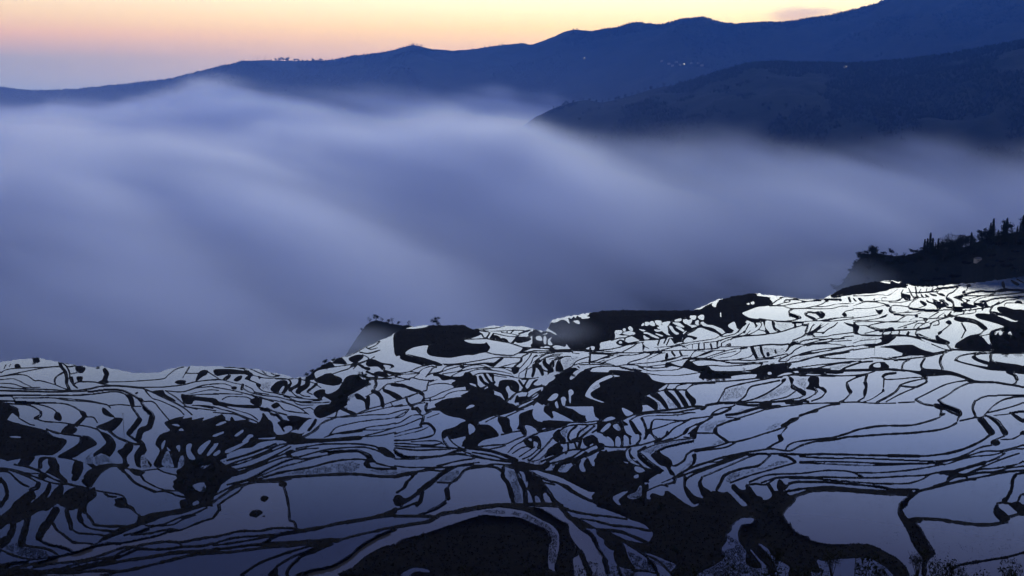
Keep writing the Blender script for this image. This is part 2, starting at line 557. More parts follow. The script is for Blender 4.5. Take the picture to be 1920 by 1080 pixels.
L14 380,680 420,660 520,640 570,590 660,570
L11 470,665 540,640 620,610 740,580 780,570
L11 540,665 700,640 800,590 880,570
L11 640,690 740,640 860,610 1000,595 1100,620
L11 740,595 880,570 980,570 1060,595
L11 1000,600 1200,600 1320,640
L11 820,650 940,615 1080,625 1200,640 1320,670
L14 900,680 960,660 1100,660 1220,680 1300,690
L11 1060,670 1150,690 1260,705
B 430,665 480,660 560,680 640,695 760,690 790,650 850,650 880,680 920,690 930,740 930,790 860,770 800,770 700,745 640,730 540,740 500,700 440,690
B 640,770 700,745 800,750 860,790 960,830 1000,870 1080,890 1150,920 1200,960 1250,1000 1320,1000 1380,1040 1400,1080 420,1080 500,1030 470,1010 560,955 620,990 700,970 770,960 780,930 740,910 840,860 800,840 790,810 680,810
W 800,1060 850,1015 900,1020 880,1040
L13 0,690 60,705 140,725 200,710 280,730 380,740 440,735
L11 0,700 100,720 170,735
L11 0,760 100,740 180,720
L16 390,740 370,790 360,850 320,860
L11 400,760 480,730
L11 380,800 450,780 560,775 640,790 680,820
L40 0,790 100,800 200,840 280,870 320,900
L24 320,900 330,940 310,970
L11 0,970 120,930 200,900 260,890
B 0,880 40,920 80,940 40,950 0,920
L11 320,955 440,920 520,880 600,850 680,820 780,810
L12 200,1010 340,970 440,960 560,930
L12 540,940 600,890 700,860 840,850
L26 130,930 145,980 180,1020
L11 240,890 160,930
L11 0,1040 140,1020 240,1000
L16 400,940 400,970
L18 340,1030 360,1080
L12 200,1040 240,1010 340,990
L12 450,1010 540,960
L32 200,1060 260,1060
L38 960,700 1000,760 1050,790
L32 1010,665 1040,720 1080,770
L32 1100,680 1110,740
L18 1060,665 1080,690
L22 920,790 970,830 1060,790
L32 1120,760 1080,800 1060,830
B 1080,800 1120,790 1160,810 1170,770 1190,740 1260,730 1350,740 1400,790 1400,850 1380,870 1340,870 1300,840 1280,800 1250,830 1280,900 1270,950 1240,960 1200,890 1130,860 1100,850
W 1320,810 1365,815 1360,830
W 1110,760 1150,750 1165,790 1130,790
L20 1000,840 980,870
L10 990,860 1040,830
B 1000,870 1050,830 1120,860 1110,900 1050,890
L26 1400,740 1440,800 1470,830
L16 1430,730 1540,720
L22 1500,730 1470,780 1450,830
B 1560,740 1620,730 1560,780 1600,800 1640,790 1660,780 1660,810 1560,830 1500,870 1440,870 1430,830 1500,830
L16 1350,890 1440,860 1560,830 1680,800
L16 1260,980 1340,900 1420,860
L28 1380,920 1360,980
B 1370,940 1420,920 1500,920 1500,950 1440,960 1390,990 1350,980
L18 1400,1000 1480,960 1560,900 1640,850
L14 1360,1060 1440,1000 1500,960 1560,930 1640,870
L14 1400,1070 1500,1010 1600,950 1700,880
L14 1560,1020 1620,960 1690,920
L12 1500,880 1480,920
L11 1300,960 1330,930 1360,900
B 1320,590 1400,590 1390,650 1340,670 1320,640
L11 1180,590 1320,600
L11 1180,590 1300,560 1400,530 1420,490
L20 1430,500 1420,530 1350,580
L16 1500,440 1440,470 1430,500
L14 1540,440 1500,500 1440,570 1400,610
L12 1600,450 1560,480 1530,550 1460,620 1400,660
L14 1660,460 1600,530 1560,570
L36 1560,570 1570,620 1550,690
L11 1490,620 1540,590
L16 1490,610 1470,700
L14 1400,660 1395,700
L36 1590,550 1640,600 1665,670
L11 1590,550 1660,500 1740,475
L12 1320,700 1420,715 1560,715 1620,705
L16 1330,690 1300,700
T 740 740 4.8
L11 0,160 70,140 130,130
L11 0,215 80,190 130,130
L11 0,265 60,245 150,190 240,180
L11 0,300 100,270 220,220 260,215
L16 100,20 130,90 200,140 240,185
L26 200,120 230,150
L24 290,80 280,130 300,160
L10 250,190 330,150
L10 290,210 400,170
L28 260,200 250,240 235,270
L26 240,260 300,260 340,290 360,320
L15 365,320 350,360 300,380 200,400 100,410 0,412
L11 0,355 120,320 250,290
L10 0,378 120,350 240,320 320,280
B 360,95 400,80 450,40 600,20 900,0 1000,60 1080,110 1080,140 1000,170 900,190 800,220 760,240 770,270 840,270 900,310 940,370 880,390 800,410 750,450 740,470 610,470 600,440 640,380 560,390 510,400 480,370 440,400 420,370 440,320 540,290 600,250 640,235 600,215 500,195 430,165
W 640,130 680,95 720,100 680,115
W 665,265 710,280 725,320 690,350 670,355
W 660,235 690,225 695,235
W 525,415 580,395 640,375 610,420 600,460
L11 480,370 510,420 560,460 620,490
L16 430,390 450,430 480,465
L11 760,240 880,190 1000,165 1080,140
L11 820,245 920,195 1050,155 1080,140
L12 1000,200 1100,155 1160,120 1250,80 1330,40
B 930,200 960,195 1030,215 1040,280 1060,330 980,340 960,290 930,240
B 1120,180 1180,150 1250,130 1240,180 1290,240 1380,230 1560,240 1580,250 1520,290 1430,310 1350,300 1290,330 1270,310 1220,280 1170,280 1190,330 1180,370 1140,350 1140,320 1100,310 1120,260
W 1245,140 1265,150 1260,190 1330,240 1320,245 1260,220 1245,180
L11 1100,100 1180,70 1300,20
L11 1100,130 1240,75
L13 740,470 880,455 1000,445 1100,400 1180,370
L11 860,490 980,465 1000,445
L11 1020,520 1080,460 1150,420 1200,380 1300,340 1440,300
L14 960,360 1100,330 1140,330
B 1160,420 1220,380 1280,370 1310,400 1320,450 1310,490 1280,480 1290,440 1250,420 1250,470 1210,480
W 1200,400 1230,395 1230,420
L12 1060,530 1140,480 1230,460
L12 1120,560 1180,520 1260,470
L12 1150,580 1220,550 1290,490
L16 1220,590 1280,540 1360,460 1420,390
L11 1240,600 1320,570 1440,450 1480,440
B 1430,350 1480,310 1500,360 1540,400 1530,440 1480,440 1430,400
L12 1290,330 1440,290 1600,250 1720,250 1880,228
L11 1280,345 1360,330 1450,310
L14 1480,330 1540,290 1640,270 1760,270 1880,245
L20 1640,280 1580,330 1560,390 1580,420
L20 1740,280 1660,340 1640,390 1600,410
L18 1800,280 1720,350 1680,380
L16 1860,290 1780,340
L24 1740,330 1640,410 1580,430
L24 1680,380 1660,470
B 1380,100 1420,80 1500,90 1560,120 1600,130 1680,180 1720,190 1740,230 1640,250 1580,220 1480,170 1420,150 1430,200 1400,215 1340,160 1320,100
W 1310,110 1350,90 1340,150 1410,210 1380,220 1320,180
W 1440,160 1480,175 1560,220 1580,240 1500,220 1450,190
W 1720,185 1790,190 1840,230 1740,240
W 1500,30 1530,25 1535,90 1510,90
W 1440,80 1460,60 1475,110 1460,120
W 1570,0 1585,0 1585,80 1570,60
W 1610,125 1665,165 1660,170
W 1720,0 1760,20 1880,70 1860,70 1740,25
B 1700,390 1790,360 1830,390 1870,450 1840,470 1780,440 1740,470 1700,440
W 1780,350 1870,350 1880,450 1850,410
B 1380,490 1460,450 1520,480 1480,530 1400,550 1350,570
L24 1480,450 1500,520 1440,560 1380,590
L18 1560,430 1560,500 1540,530
L18 1620,430 1640,490
L14 1520,440 1620,420 1680,430
L16 1320,600 1480,540 1580,500 1680,490
L16 1400,620 1480,600 1600,560 1700,490
L36 1440,680 1500,620 1640,580 1720,530
L16 1700,500 1760,470 1840,440 1880,450
L14 1600,620 1700,560 1800,500 1880,490
L18 1720,560 1800,520 1880,480
B 1540,700 1600,640 1680,590 1660,640 1680,690 1720,690 1700,620 1740,570 1780,640 1830,640 1790,590 1860,540 1920,520 1920,1000 1820,980 1770,920 1800,880 1740,870 1600,800 1480,740 1340,700 1260,680 1130,680 1030,640 1080,610 1140,600 1220,620 1320,630 1380,590 1400,640 1350,680 1440,685
W 1450,680 1500,640 1560,620 1520,670 1470,690
L28 640,480 760,490 880,510 1000,550 1100,590
L14 700,520 860,545 980,580 1080,600
L14 620,510 760,560 900,590 1080,600
L12 700,560 840,580 960,600 1060,610
L14 0,440 100,440 200,450 330,455 420,440
L11 150,425 300,415 400,420 440,450
L14 0,460 140,470 300,470 440,475 620,490
L14 0,480 200,500 360,495 500,490
L22 0,500 60,540 160,570
L16 100,560 260,560 420,550 540,510 640,500
L12 0,580 180,580 340,565 460,545 600,540 720,560
L11 400,560 540,530 640,535
L12 0,640 120,655 260,655 370,655 480,620 600,590 720,575
L12 200,690 320,665 500,650 640,625 760,610
L12 380,640 560,600 700,580
L32 0,740 100,715 190,705
L14 190,700 320,680 420,690
L14 420,690 540,650 680,635 800,640 900,625 1040,635
L14 500,680 560,650
L22 180,710 150,750 110,790 80,840 20,880
L32 110,790 90,830
B 0,920 30,900 90,940 60,1000 0,990
L16 40,920 110,940 200,880 300,800 380,730 430,690
L20 210,860 230,850 300,790
L18 60,990 160,930 260,860 340,800 400,740 500,680
L32 250,880 230,960 200,990
L16 0,1040 100,1010 200,970
L16 300,1050 400,1000 460,950 480,900
L42 470,860 480,930
L18 470,850 500,800
L12 385,790 520,795
L24 500,800 570,750 630,680 720,655 840,645 920,660 980,700
L36 980,660 975,740 1020,800 1040,880 1070,980
L42 1040,850 1060,920
L11 980,640 1080,670
L22 1080,660 1120,760 1160,830
L42 1130,770 1170,860 1180,980
B 1100,680 1180,690 1200,720 1190,790 1160,780 1140,740
W 1120,690 1160,700 1180,760 1185,800 1160,780 1140,720
B 1180,690 1260,700 1320,760 1370,830 1380,880 1340,890 1350,960 1380,990 1330,990 1300,930 1260,910 1270,990 1240,980 1220,900 1180,860 1200,800
W 1185,870 1215,880 1250,990 1210,985
L38 1350,830 1400,900 1430,950 1490,1000
L12 1250,700 1340,760 1440,790 1560,820
L18 1260,715 1380,770 1480,800 1600,880 1720,940 1820,980
L14 1330,790 1440,810
L22 1560,830 1640,890 1760,950 1900,1010
L18 640,1030 760,1005 900,990 1100,990 1300,1000 1480,1010 1560,1030
L30 580,1040 640,1030
S 1480,300 1560,310 1540,400 1480,350
S 1660,300 1740,290 1700,350 1640,370
S 1020,680 1090,690 1150,960 1090,970
S 430,720 560,680 600,680 540,780 400,780
S 0,680 180,690 100,710 0,725
S 1450,680 1500,640 1560,620 1520,670 1470,690
T 740 900 3.84
L18 0,262 120,260 300,265
L15 180,250 300,210 370,165
L26 300,265 340,245 470,225 600,205 740,185 900,178 1100,178 1200,185
B 480,215 560,195 650,192 640,208 520,218
L24 0,340 120,320 240,300 310,265
B 780,195 900,190 1040,200 1110,235 1200,290 1250,320 1260,380 1300,460 1350,520 1290,560 1285,600 1290,691 1200,691 1150,640 1180,500 1180,390 1140,330 1060,290 960,235 860,210
L13 740,190 900,200
B 0,460 200,390 400,320 540,275 640,250 760,260 900,270 1000,310 1100,360 1130,440 1110,480 1110,640 1160,691 0,691
W 30,691 90,650 160,632 240,645 245,665 150,660 100,691
L28 1200,200 1250,260 1350,350 1420,400 1460,480
B 1260,265 1340,280 1420,330 1450,350 1360,345 1300,315
L14 1200,200 1300,230 1460,258
L13 1340,280 1450,295
L36 1340,520 1370,600 1400,660 1400,691
S 640,220 800,215 960,250 1100,320 1170,400 1170,480 1120,480 1100,370 1000,300 860,250 680,240
S 1110,460 1170,460 1160,600 1110,600
S 1390,580 1460,600 1460,691 1400,680
T 1000 580 6.0
B 200,150 350,110 500,70 700,30 820,8 1000,8 1860,15 1780,60 1700,90 1580,130 1360,125 1220,160 1100,190 1000,220 920,240 920,300 900,340 760,375 740,420 640,420 560,450 420,440 380,400 300,330 250,270 150,200
W 300,95 380,75 390,100 410,165 370,130 320,110
W 400,75 450,70 430,105 405,95
W 455,65 490,60 475,100
W 500,55 600,45 630,50 600,75 520,90
W 450,130 510,125 520,165 470,150
W 560,80 630,85 620,100 540,105
W 210,130 250,100 300,100 290,130 230,150
B 0,220 120,240 200,260 300,320 370,410 240,440 120,440 100,420 0,430
W 30,310 80,300 100,350 40,345
W 115,310 145,310 145,385 120,385
W 165,340 215,310 190,350 220,395 170,400
W 60,235 110,240 90,260
W 100,285 160,265 150,280
W 100,435 150,412 190,430
W 220,430 250,405 340,420 320,435
W 0,330 20,350 0,370
B 920,240 1000,215 1100,190 1220,150 1400,120 1580,120 1700,80 1860,55 1920,60 1920,200 1860,210 1700,280 1700,330 1600,330 1540,310 1440,340 1300,350 1200,350 1100,300 960,290
W 920,240 990,235 1000,260 960,285 930,265
W 1005,220 1035,215 1040,245 1015,250
W 1065,205 1090,190 1115,210 1120,240 1090,240 1070,220
W 1000,270 1080,245 1150,265 1110,295 1050,285
W 1135,235 1150,225 1150,245
W 1215,175 1240,150 1250,175 1220,190
W 1255,145 1300,145 1300,175 1260,185
W 1305,150 1340,130 1370,160 1360,190 1310,175
W 1370,125 1440,130 1440,170 1480,195 1510,200 1520,270 1550,290 1500,285 1430,230 1390,205 1420,190 1380,165
W 1450,150 1540,135 1520,175 1500,195 1460,185
W 1525,190 1560,190 1590,240 1640,270 1610,285 1560,250
W 1180,220 1260,235 1240,250
W 1360,225 1440,235 1450,245 1380,250
W 1360,270 1400,275 1460,295 1440,305
W 1560,150 1640,150 1680,180 1700,200 1660,200
W 1600,200 1640,195 1700,240 1680,250
W 1590,120 1660,100 1660,130 1600,140
W 1690,90 1720,95 1740,120 1790,110 1760,170 1690,150
W 1755,75 1830,70 1820,115 1780,110
W 1850,85 1890,60 1920,70 1915,120 1870,110
W 1720,175 1830,180 1835,210 1740,240 1690,285 1690,260 1780,200
W 1820,140 1860,120 1850,170
W 1880,150 1920,140 1920,190
W 1180,280 1225,280 1215,300
W 1240,270 1270,255 1400,310 1410,330 1340,310 1290,280
W 1240,290 1270,310 1310,330 1250,340
L14 880,350 960,325 1040,320
B 930,370 970,340 1020,350 1060,375 1100,380 1020,405 970,405 940,390
W 960,370 985,355 1000,380 970,385
B 640,420 740,400 750,440 720,465 690,460 660,455
W 640,420 690,420 680,455 650,460
L16 1030,345 1040,320 1120,290
L12 900,430 895,450
L14 1220,280 1230,340
L11 1080,380 1180,360 1300,345 1420,335
B 1230,400 1250,400 1250,440 1230,460
L14 1230,380 1235,460
L12 1230,410 1300,440
L12 1150,400 1060,450 1000,480
L14 740,460 860,450 960,430 1060,400 1150,385 1240,370
L14 1000,480 1100,430 1150,400 1180,370
L14 0,435 120,440 240,455 420,450 600,455 700,470
L14 0,465 200,470 400,465 560,470 640,480 760,490 900,495 1000,490 1150,490 1280,480 1400,470 1560,465 1740,460
L22 1240,480 1340,490 1440,480
L11 620,500 780,505 1000,515 1120,515 1240,495
L11 700,470 860,475 980,485
L11 440,490 520,500
L24 640,440 640,520 630,600
L11 0,490 100,490 300,480 440,480
L11 0,540 100,510 240,490
L14 0,600 60,550 140,510
L11 20,620 80,590 130,540 220,510 330,500
B 100,590 140,550 150,600 210,640 230,700 180,720 160,740 160,680 120,640
L34 10,630 5,680
L22 0,640 60,660 100,740
L16 80,630 110,680 160,700
L12 130,540 200,530 300,520
B 180,610 210,580 220,570 240,600 230,650 200,640
L12 180,560 330,530
L16 210,580 270,560 320,540
B 260,600 300,560 310,600 330,640 340,690 290,700 250,690
L14 300,560 360,530 420,530
L12 340,690 440,640
L14 440,640 480,590 540,560 640,530
L12 450,630 560,600 640,600
L16 500,640 520,660
L11 640,600 740,600 860,610
L11 640,590 720,570 820,530 900,525
L11 660,600 760,560 860,540
L11 780,600 880,560 960,530 1080,510
L11 720,600 800,570
L14 1060,610 1100,590 1240,550 1340,500
L12 1060,620 1200,610 1320,600 1400,590
L14 520,625 640,620 760,620 880,620 920,640
L14 920,640 1040,625 1160,630 1240,660
L16 580,680 700,650 820,640 900,640 1010,650 1120,680 1240,720
B 340,700 440,655 490,665 520,680 600,680 660,670 640,700 760,705 840,708 870,682 1040,690 1140,700 1240,720 1300,740 1340,790 1440,820 1500,835 1440,860 1390,930 1280,970 1230,1050 1230,1080 100,1080 110,900 120,860 180,820 200,770 260,730
W 410,785 420,750 460,705 500,685 580,680 520,710 470,760 430,790
W 585,965 610,910 680,830 790,765 870,740 890,760 800,800 740,830 750,870 680,910 640,950 680,1000 790,1040 780,1048 660,1010 600,985
W 900,740 980,750 920,760
W 395,915 430,900 455,940 420,980 410,1010 420,1055 405,1030 400,970
W 165,1010 230,950 280,955 260,1000 210,1030 165,1025
W 310,1000 350,985 370,1020 340,1060 360,1080 330,1080
W 170,810 200,765 240,755 240,780 190,815
W 250,715 300,712 290,725
W 105,870 110,840 170,830 140,860
L11 1180,650 1300,690 1440,690 1600,680 1690,655
L14 1200,640 1360,660 1480,650 1520,620
L11 1250,650 1400,630 1500,620
L11 1240,715 1360,735 1500,745 1620,745 1760,730 1880,710
L11 1120,660 1220,690
L12 1290,560 1420,500 1480,490
B 1490,500 1510,490 1520,540 1480,560
L22 1560,485 1590,520
L24 1650,480 1670,520
L12 1440,590 1560,565 1660,530 1740,520
L11 1400,590 1480,570 1600,540
B 1490,600 1540,600 1620,630 1690,640 1720,600 1760,610 1800,630 1880,650 1920,650 1920,800 1880,760 1890,720 1820,690 1740,660 1680,660 1560,640 1490,660
L12 1700,610 1740,570 1860,560
L11 1520,600 1740,550
L11 1400,440 1420,470
L11 1360,430 1500,420 1640,400 1700,380
L11 1440,460 1600,420 1700,405
L22 1420,340 1400,400
L18 1500,320 1470,380
L16 1530,330 1500,400
B 1540,320 1600,330 1700,330 1720,290 1830,310 1840,330 1760,360 1640,370 1590,390 1560,350
W 1700,345 1740,315 1800,340 1700,370
L11 1600,400 1700,380
S 320,560 440,530 560,540 480,590 420,640 350,660
S 220,570 260,570 230,650
S 660,880 740,840 740,870 680,900
T 1280 530 6.0
B 0,305 190,300 260,260 400,200 560,150 760,115 840,120 880,150 980,165 990,190 1010,230 960,260 840,275 720,320 670,345 740,390 820,405 880,410 960,420 900,440 860,450 800,450 760,440 700,440 720,460 690,490 620,520 600,480 580,440 520,470 520,500 580,540 520,570 480,560 440,520 340,480 270,470 240,430 200,370 100,360 40,380 0,400
W 330,245 350,215 405,200 380,240 375,275 340,265
W 200,310 230,305 235,318
W 565,170 600,165 610,178
W 715,240 750,225 750,250
W 765,225 800,210 805,240 775,245
W 670,165 690,165 685,173
W 420,340 430,335 435,385 425,385
W 470,410 495,410 490,418
W 840,132 960,140 970,155 860,150
W 985,175 1040,165 1080,180 1040,195 990,195
W 700,420 760,435 760,445 710,430
B 1660,140 1700,85 1800,45 1920,22 1920,130 1800,150 1740,160 1680,165
L12 1090,165 1180,165 1360,185 1560,180 1740,180
L14 1010,240 1060,200 1120,170
L11 1060,250 1120,235 1150,215
L12 1140,205 1180,195 1210,200 1200,215 1150,225
L11 1160,190 1280,195 1400,210 1560,205
L12 1120,260 1260,235 1420,210 1560,190 1740,200
L12 1150,265 1220,290 1330,290 1420,280 1560,245 1600,220 1640,205
L12 1240,295 1380,290 1500,295 1680,290 1780,265 1860,265
L11 1500,270 1620,265 1740,240 1920,235
L9 1700,165 1780,160
B 1740,180 1780,180 1790,205 1760,205
L32 1870,170 1885,210
L16 980,260 1100,260 1150,265
L22 1240,295 1200,320 1200,345
B 1195,350 1240,345 1320,375 1340,395 1310,405 1260,380 1200,365
L14 1330,400 1240,425 1100,435 960,420 860,405
B 1370,340 1400,330 1440,325 1400,345 1400,360 1470,385 1500,410 1460,415 1390,380 1370,360
B 1480,330 1560,320 1605,355 1590,390 1560,405 1520,370
L12 1400,325 1480,330
L12 1560,395 1500,415
B 1790,350 1830,340 1850,370 1830,385 1800,370
L12 1800,350 1840,320 1920,305
L11 1840,380 1740,400 1600,430
L12 1060,440 1240,445 1340,440 1500,430 1640,435 1760,425 1920,405
L11 1520,430 1700,400 1920,385
B 1000,440 1040,450 1040,500 1100,540 1100,560 1060,550 1020,520
B 900,430 930,430 930,500 970,550 970,580 930,560 925,500
L26 1265,450 1265,500
L22 1355,445 1350,475
L16 540,640 580,620 700,600 860,590 980,575 1100,555 1240,510 1350,480 1420,460
L11 870,430 890,470 860,520 800,560 700,600
L12 860,530 920,545 960,560
L14 840,480 820,500
L20 810,450 830,490
L16 750,460 700,550
B 680,545 710,540 700,570 680,565
L12 640,520 600,570 540,590 440,610
L12 700,550 600,600 500,620 420,660
L12 760,540 700,590 600,600
L14 690,470 640,540 620,560
L16 430,600 480,570 560,560
L16 40,580 140,530 170,490
L14 0,600 40,560 80,520 160,500
B 180,500 240,490 340,510 400,550 440,580 430,600 380,570 300,540 220,510
B 20,590 80,600 150,620 150,640 100,640 40,600
B 0,580 40,640 0,670
B 90,440 120,420 200,400 200,480 160,500 130,460
W 140,455 170,430 180,480 150,470
B 0,470 60,490 90,510 40,530 0,545
L12 80,370 60,400 0,410
L11 0,690 100,670 240,650 360,630 420,600
L11 0,730 60,700 140,685 300,670 380,660 440,640 560,610
L16 400,650 390,700
L12 440,680 500,650 540,640
L14 110,690 110,740
L20 180,690 180,750
L20 240,690 245,745
L28 315,690 330,745
L16 385,670 390,740
L16 0,760 100,760 240,750 380,740 420,720
B 480,715 500,690 540,680 540,720
L16 440,680 435,720
L12 420,720 540,720 680,720 760,720
L20 760,720 880,705 1000,695 1100,700 1190,690
L11 0,720 60,740
L11 0,850 80,840 110,800 150,770 250,770
L11 90,850 240,810 360,765
L11 150,840 300,770 480,760
L11 250,845 420,790 560,750 660,740
L11 400,850 540,830 640,780 660,740
L11 300,850 460,800 600,770
L24 660,740 720,730
L40 780,730 800,780 830,840
L32 880,730 890,780 920,840
B 940,790 970,780 980,820 950,830
L26 1040,760 1050,790
L11 770,740 790,800 740,840 620,860
L16 820,850 960,845 1080,820 1180,800
B 1150,780 1180,730 1200,690 1240,660 1300,660 1290,690 1220,720 1180,770
L14 0,860 140,850 300,855 420,875 600,870 760,875 900,865 1060,850 1100,840
L14 60,900 200,870 400,880 560,900 780,900 960,890
L14 100,900 180,940 320,930 480,940 640,930 780,915 900,910
L14 320,1000 440,1000 600,1000 760,985 860,950 960,920
B 0,930 40,880 80,880 180,940 210,950 290,940 330,980 420,1000 560,1010 760,1000 800,980 860,960 960,930 1080,910 1200,900 1230,920 1190,970 1300,970 1360,980 1240,1000 1160,1010 1040,1060 960,1080 820,1080 830,1030 640,1040 540,1060 540,1080 200,1080 200,1020 120,990 0,950
W 960,1010 990,1005 1000,1030 960,1035
W 210,945 270,935 260,955
L18 1080,880 1120,850 1220,800 1260,760 1330,720
L14 780,980 860,950 900,910
L16 1090,890 1180,880 1240,830 1400,800 1600,770 1760,740 1920,710
L18 1200,900 1340,880 1500,830 1660,800 1800,780 1920,750
L14 1190,970 1340,950 1560,920 1760,900 1920,880
L12 1240,770 1330,720 1420,700 1560,690 1700,690 1840,710
L14 1260,830 1360,790 1500,760 1640,740 1820,720
L12 1280,695 1400,690 1560,670 1700,660 1900,650
L12 1300,690 1350,650 1500,630 1620,640
L14 1240,650 1340,610 1380,570 1400,540
L18 1400,710 1440,700
L11 1440,700 1560,680
L16 1340,610 1420,560 1450,500 1480,470
L12 1420,600 1460,550 1520,500 1560,460
L12 1440,600 1500,530 1580,470
L12 1460,580 1540,520 1640,460
L24 1410,470 1400,510 1380,550
B 1560,560 1590,550 1590,575 1570,575
L14 1480,560 1560,560
L16 1740,450 1700,490 1640,520 1580,570
L12 1460,610 1600,610 1680,590 1800,575 1920,560
B 1810,445 1880,460 1920,470 1920,500 1860,480
L16 1480,600 1450,580
L11 1400,600 1460,540
L14 1620,630 1760,630 1820,610 1920,600
L14 1600,690 1700,640 1820,630
L11 1380,690 1500,660 1620,640
L12 1560,830 1700,855 1920,855
L16 1300,965 1420,970 1540,985 1700,990 1780,1000 1920,980
L22 1340,970 1560,1010 1780,1010
L16 1480,970 1600,940 1800,900
L16 1760,1020 1800,970 1920,920
L12 1040,1070 1180,1040 1300,1020 1560,1030 1780,1050 1920,1045
L16 1180,1050 1240,1040 1500,1050
S 1050,460 1250,460 1200,510 1110,530
S 790,730 1170,740 1150,790 1050,830 820,830
S 1780,620 1920,620 1920,650 1780,650
S 1100,860 1500,820 1800,800 1500,840 1200,870
S 1480,980 1760,930 1920,890 1800,960 1760,990 1500,975
T 1600 500 6.0
B 0,205 150,170 300,155 440,160 560,165 620,210 560,230 440,235 380,270 240,290 0,310
W 310,165 400,170 415,190 340,180
W 445,160 510,160 525,185 480,180
W 560,190 600,200 590,206
W 130,180 150,178 150,190
W 290,225 340,228 330,240
W 260,285 300,275 320,290
W 470,235 490,230 490,245
W 430,240 460,235 455,255
L11 0,312 120,300 240,295 360,260 500,235 600,235
L11 0,330 160,325 300,315 400,320 500,250
B 540,300 600,310 640,320 640,370 590,380 560,350 540,350
W 590,345 610,340 615,360
L16 560,260 540,300
L14 620,240 650,300 670,340 690,360
L16 700,230 710,290 720,350
B 660,320 700,340 720,320 740,350 700,360
B 755,310 770,310 795,350 770,345
B 805,310 830,320 860,345 820,340
B 860,300 940,320 930,335 880,325
L11 600,290 700,290 860,290 940,280
L11 740,290 760,250
L11 820,270 830,240
L11 880,270 900,230
L11 940,270 950,220
L14 700,300 860,280 960,240 1060,230 1200,210
B 940,300 1000,300 1040,335 980,325
L11 940,295 970,260
L18 1200,210 1130,280 1070,310 1050,350
B 1040,340 1080,350 1130,390 1140,440 1180,450 1240,450 1380,440 1380,460 1240,475 1080,470 1000,470 960,490 940,485 930,450 890,420 830,400 820,365 850,390 900,400 890,360 960,390 980,400 960,370 1020,370 1030,390 1080,430 1060,440 1100,450 1120,430 1100,400 1050,380
W 950,405 1000,400 1000,412
W 980,470 1040,455 1050,470
B 750,380 790,390 830,420 810,445 780,430 750,400
L12 810,440 750,460 720,475
B 1120,345 1200,345 1260,360 1320,380 1280,400 1300,420 1380,440 1300,450 1220,450 1210,410 1240,400 1180,370
W 1220,360 1270,375 1265,400 1240,390
L12 1150,340 1280,325 1440,325 1560,310 1620,270
L11 1140,340 1300,290 1420,270 1560,275
B 1270,210 1310,195 1330,215 1290,235
B 1225,280 1260,265 1260,300 1230,305
L11 1290,230 1270,270
L14 1540,290 1600,270 1700,245 1740,250 1900,260
B 1600,265 1720,240 1800,260 1900,260 1920,280 1760,275 1640,290
B 1665,180 1690,165 1710,220 1690,240 1670,215
B 1770,150 1800,155 1870,195 1840,215 1790,180
L16 1840,140 1920,185
L11 1300,360 1400,340 1500,320 1660,320 1920,285
L11 1360,400 1420,360 1560,330 1760,310 1920,295
L11 1480,390 1560,360 1700,345 1920,330
B 1360,405 1420,410 1420,390 1480,375 1520,440 1580,445 1560,460 1440,455 1400,435
W 1445,385 1470,385 1465,420
L14 1560,440 1640,420 1720,380 1820,370 1920,330
B 1810,410 1840,380 1880,385 1900,405 1840,415
L18 1590,430 1640,400
L12 1700,440 1720,410 1840,410 1920,420
B 1620,455 1700,450 1800,480 1920,490 1920,610 1840,600 1760,560 1640,510
B 1530,500 1620,510 1740,560 1860,590 1820,610 1700,560 1560,540
B 1370,545 1400,525 1520,530 1640,560 1760,610 1830,620 1920,620 1920,960 1600,940 1560,880 1540,850 1530,780 1560,720 1640,690 1700,680 1640,650 1500,610 1400,580
W 1640,720 1680,690 1700,720 1660,770 1640,760
W 1740,750 1770,730 1790,800 1760,790
W 1570,890 1600,895 1600,910
W 1590,740 1640,720 1600,770
B 1140,910 1160,860 1240,810 1320,770 1440,785 1520,870 1600,930 1400,940 1220,930 1190,920
W 1180,930 1225,912 1200,935
L11 1440,780 1530,760
L16 1530,760 1560,720
B 1130,590 1160,560 1260,570 1360,590 1440,630 1510,690 1480,720 1430,690 1380,650 1280,625 1220,625 1160,610
L22 1220,640 1250,690 1265,720
L18 1260,720 1220,800
L14 1470,720 1420,760 1320,775
B 1040,620 1080,600 1110,635 1090,655 1050,640
L14 1080,660 1000,720
B 950,740 990,720 1000,740 960,770
B 920,780 950,770 980,800 1080,840 1080,870 1040,880 920,860 800,820 720,790 700,760 740,750 800,780 920,820
L14 700,750 720,720 860,685
L11 620,760 640,735
B 100,760 300,765 500,760 620,770 720,790 800,840 880,870 840,860 740,820 620,790 500,785 300,785 100,780
L18 510,770 520,730
L16 600,760 620,730
L14 410,760 430,740
L14 320,770 340,740
L12 130,750 280,720 420,720 600,710 760,700 860,670
L20 300,730 500,715 700,705 860,690
B 390,690 440,680 460,710 400,715
L16 570,690 600,680
L14 880,640 860,680
L16 960,600 960,650 900,660
L14 860,640 960,600 1060,570 1100,540
L12 500,690 620,650 720,620
L11 680,690 720,640 800,640
L11 720,690 800,640 860,620
B 790,590 820,575 840,600 800,615
L12 820,610 800,650
B 130,660 180,665 260,685 320,700 260,715 180,690
L11 60,665 130,660
L11 320,700 400,700
B 0,630 40,650 70,680 50,740 100,765 40,765 0,740
L12 0,605 160,600 340,570 380,540
L11 0,580 160,560 280,540
L14 300,575 380,540
L12 180,660 320,630 500,610
L12 500,610 560,570 600,545
L11 0,625 240,615 480,625 700,610 800,600
B 245,475 280,490 330,480 330,510 300,540 270,520
L11 0,470 120,470 240,460 360,430
L11 0,440 120,400 200,390
B 355,420 400,425 410,450 370,450
L12 170,395 260,400 360,420
L10 120,390 300,385 500,385 540,360
B 400,470 430,450 430,490 480,510 430,525 400,505
L11 420,450 470,435 600,450 700,470 820,480 940,480
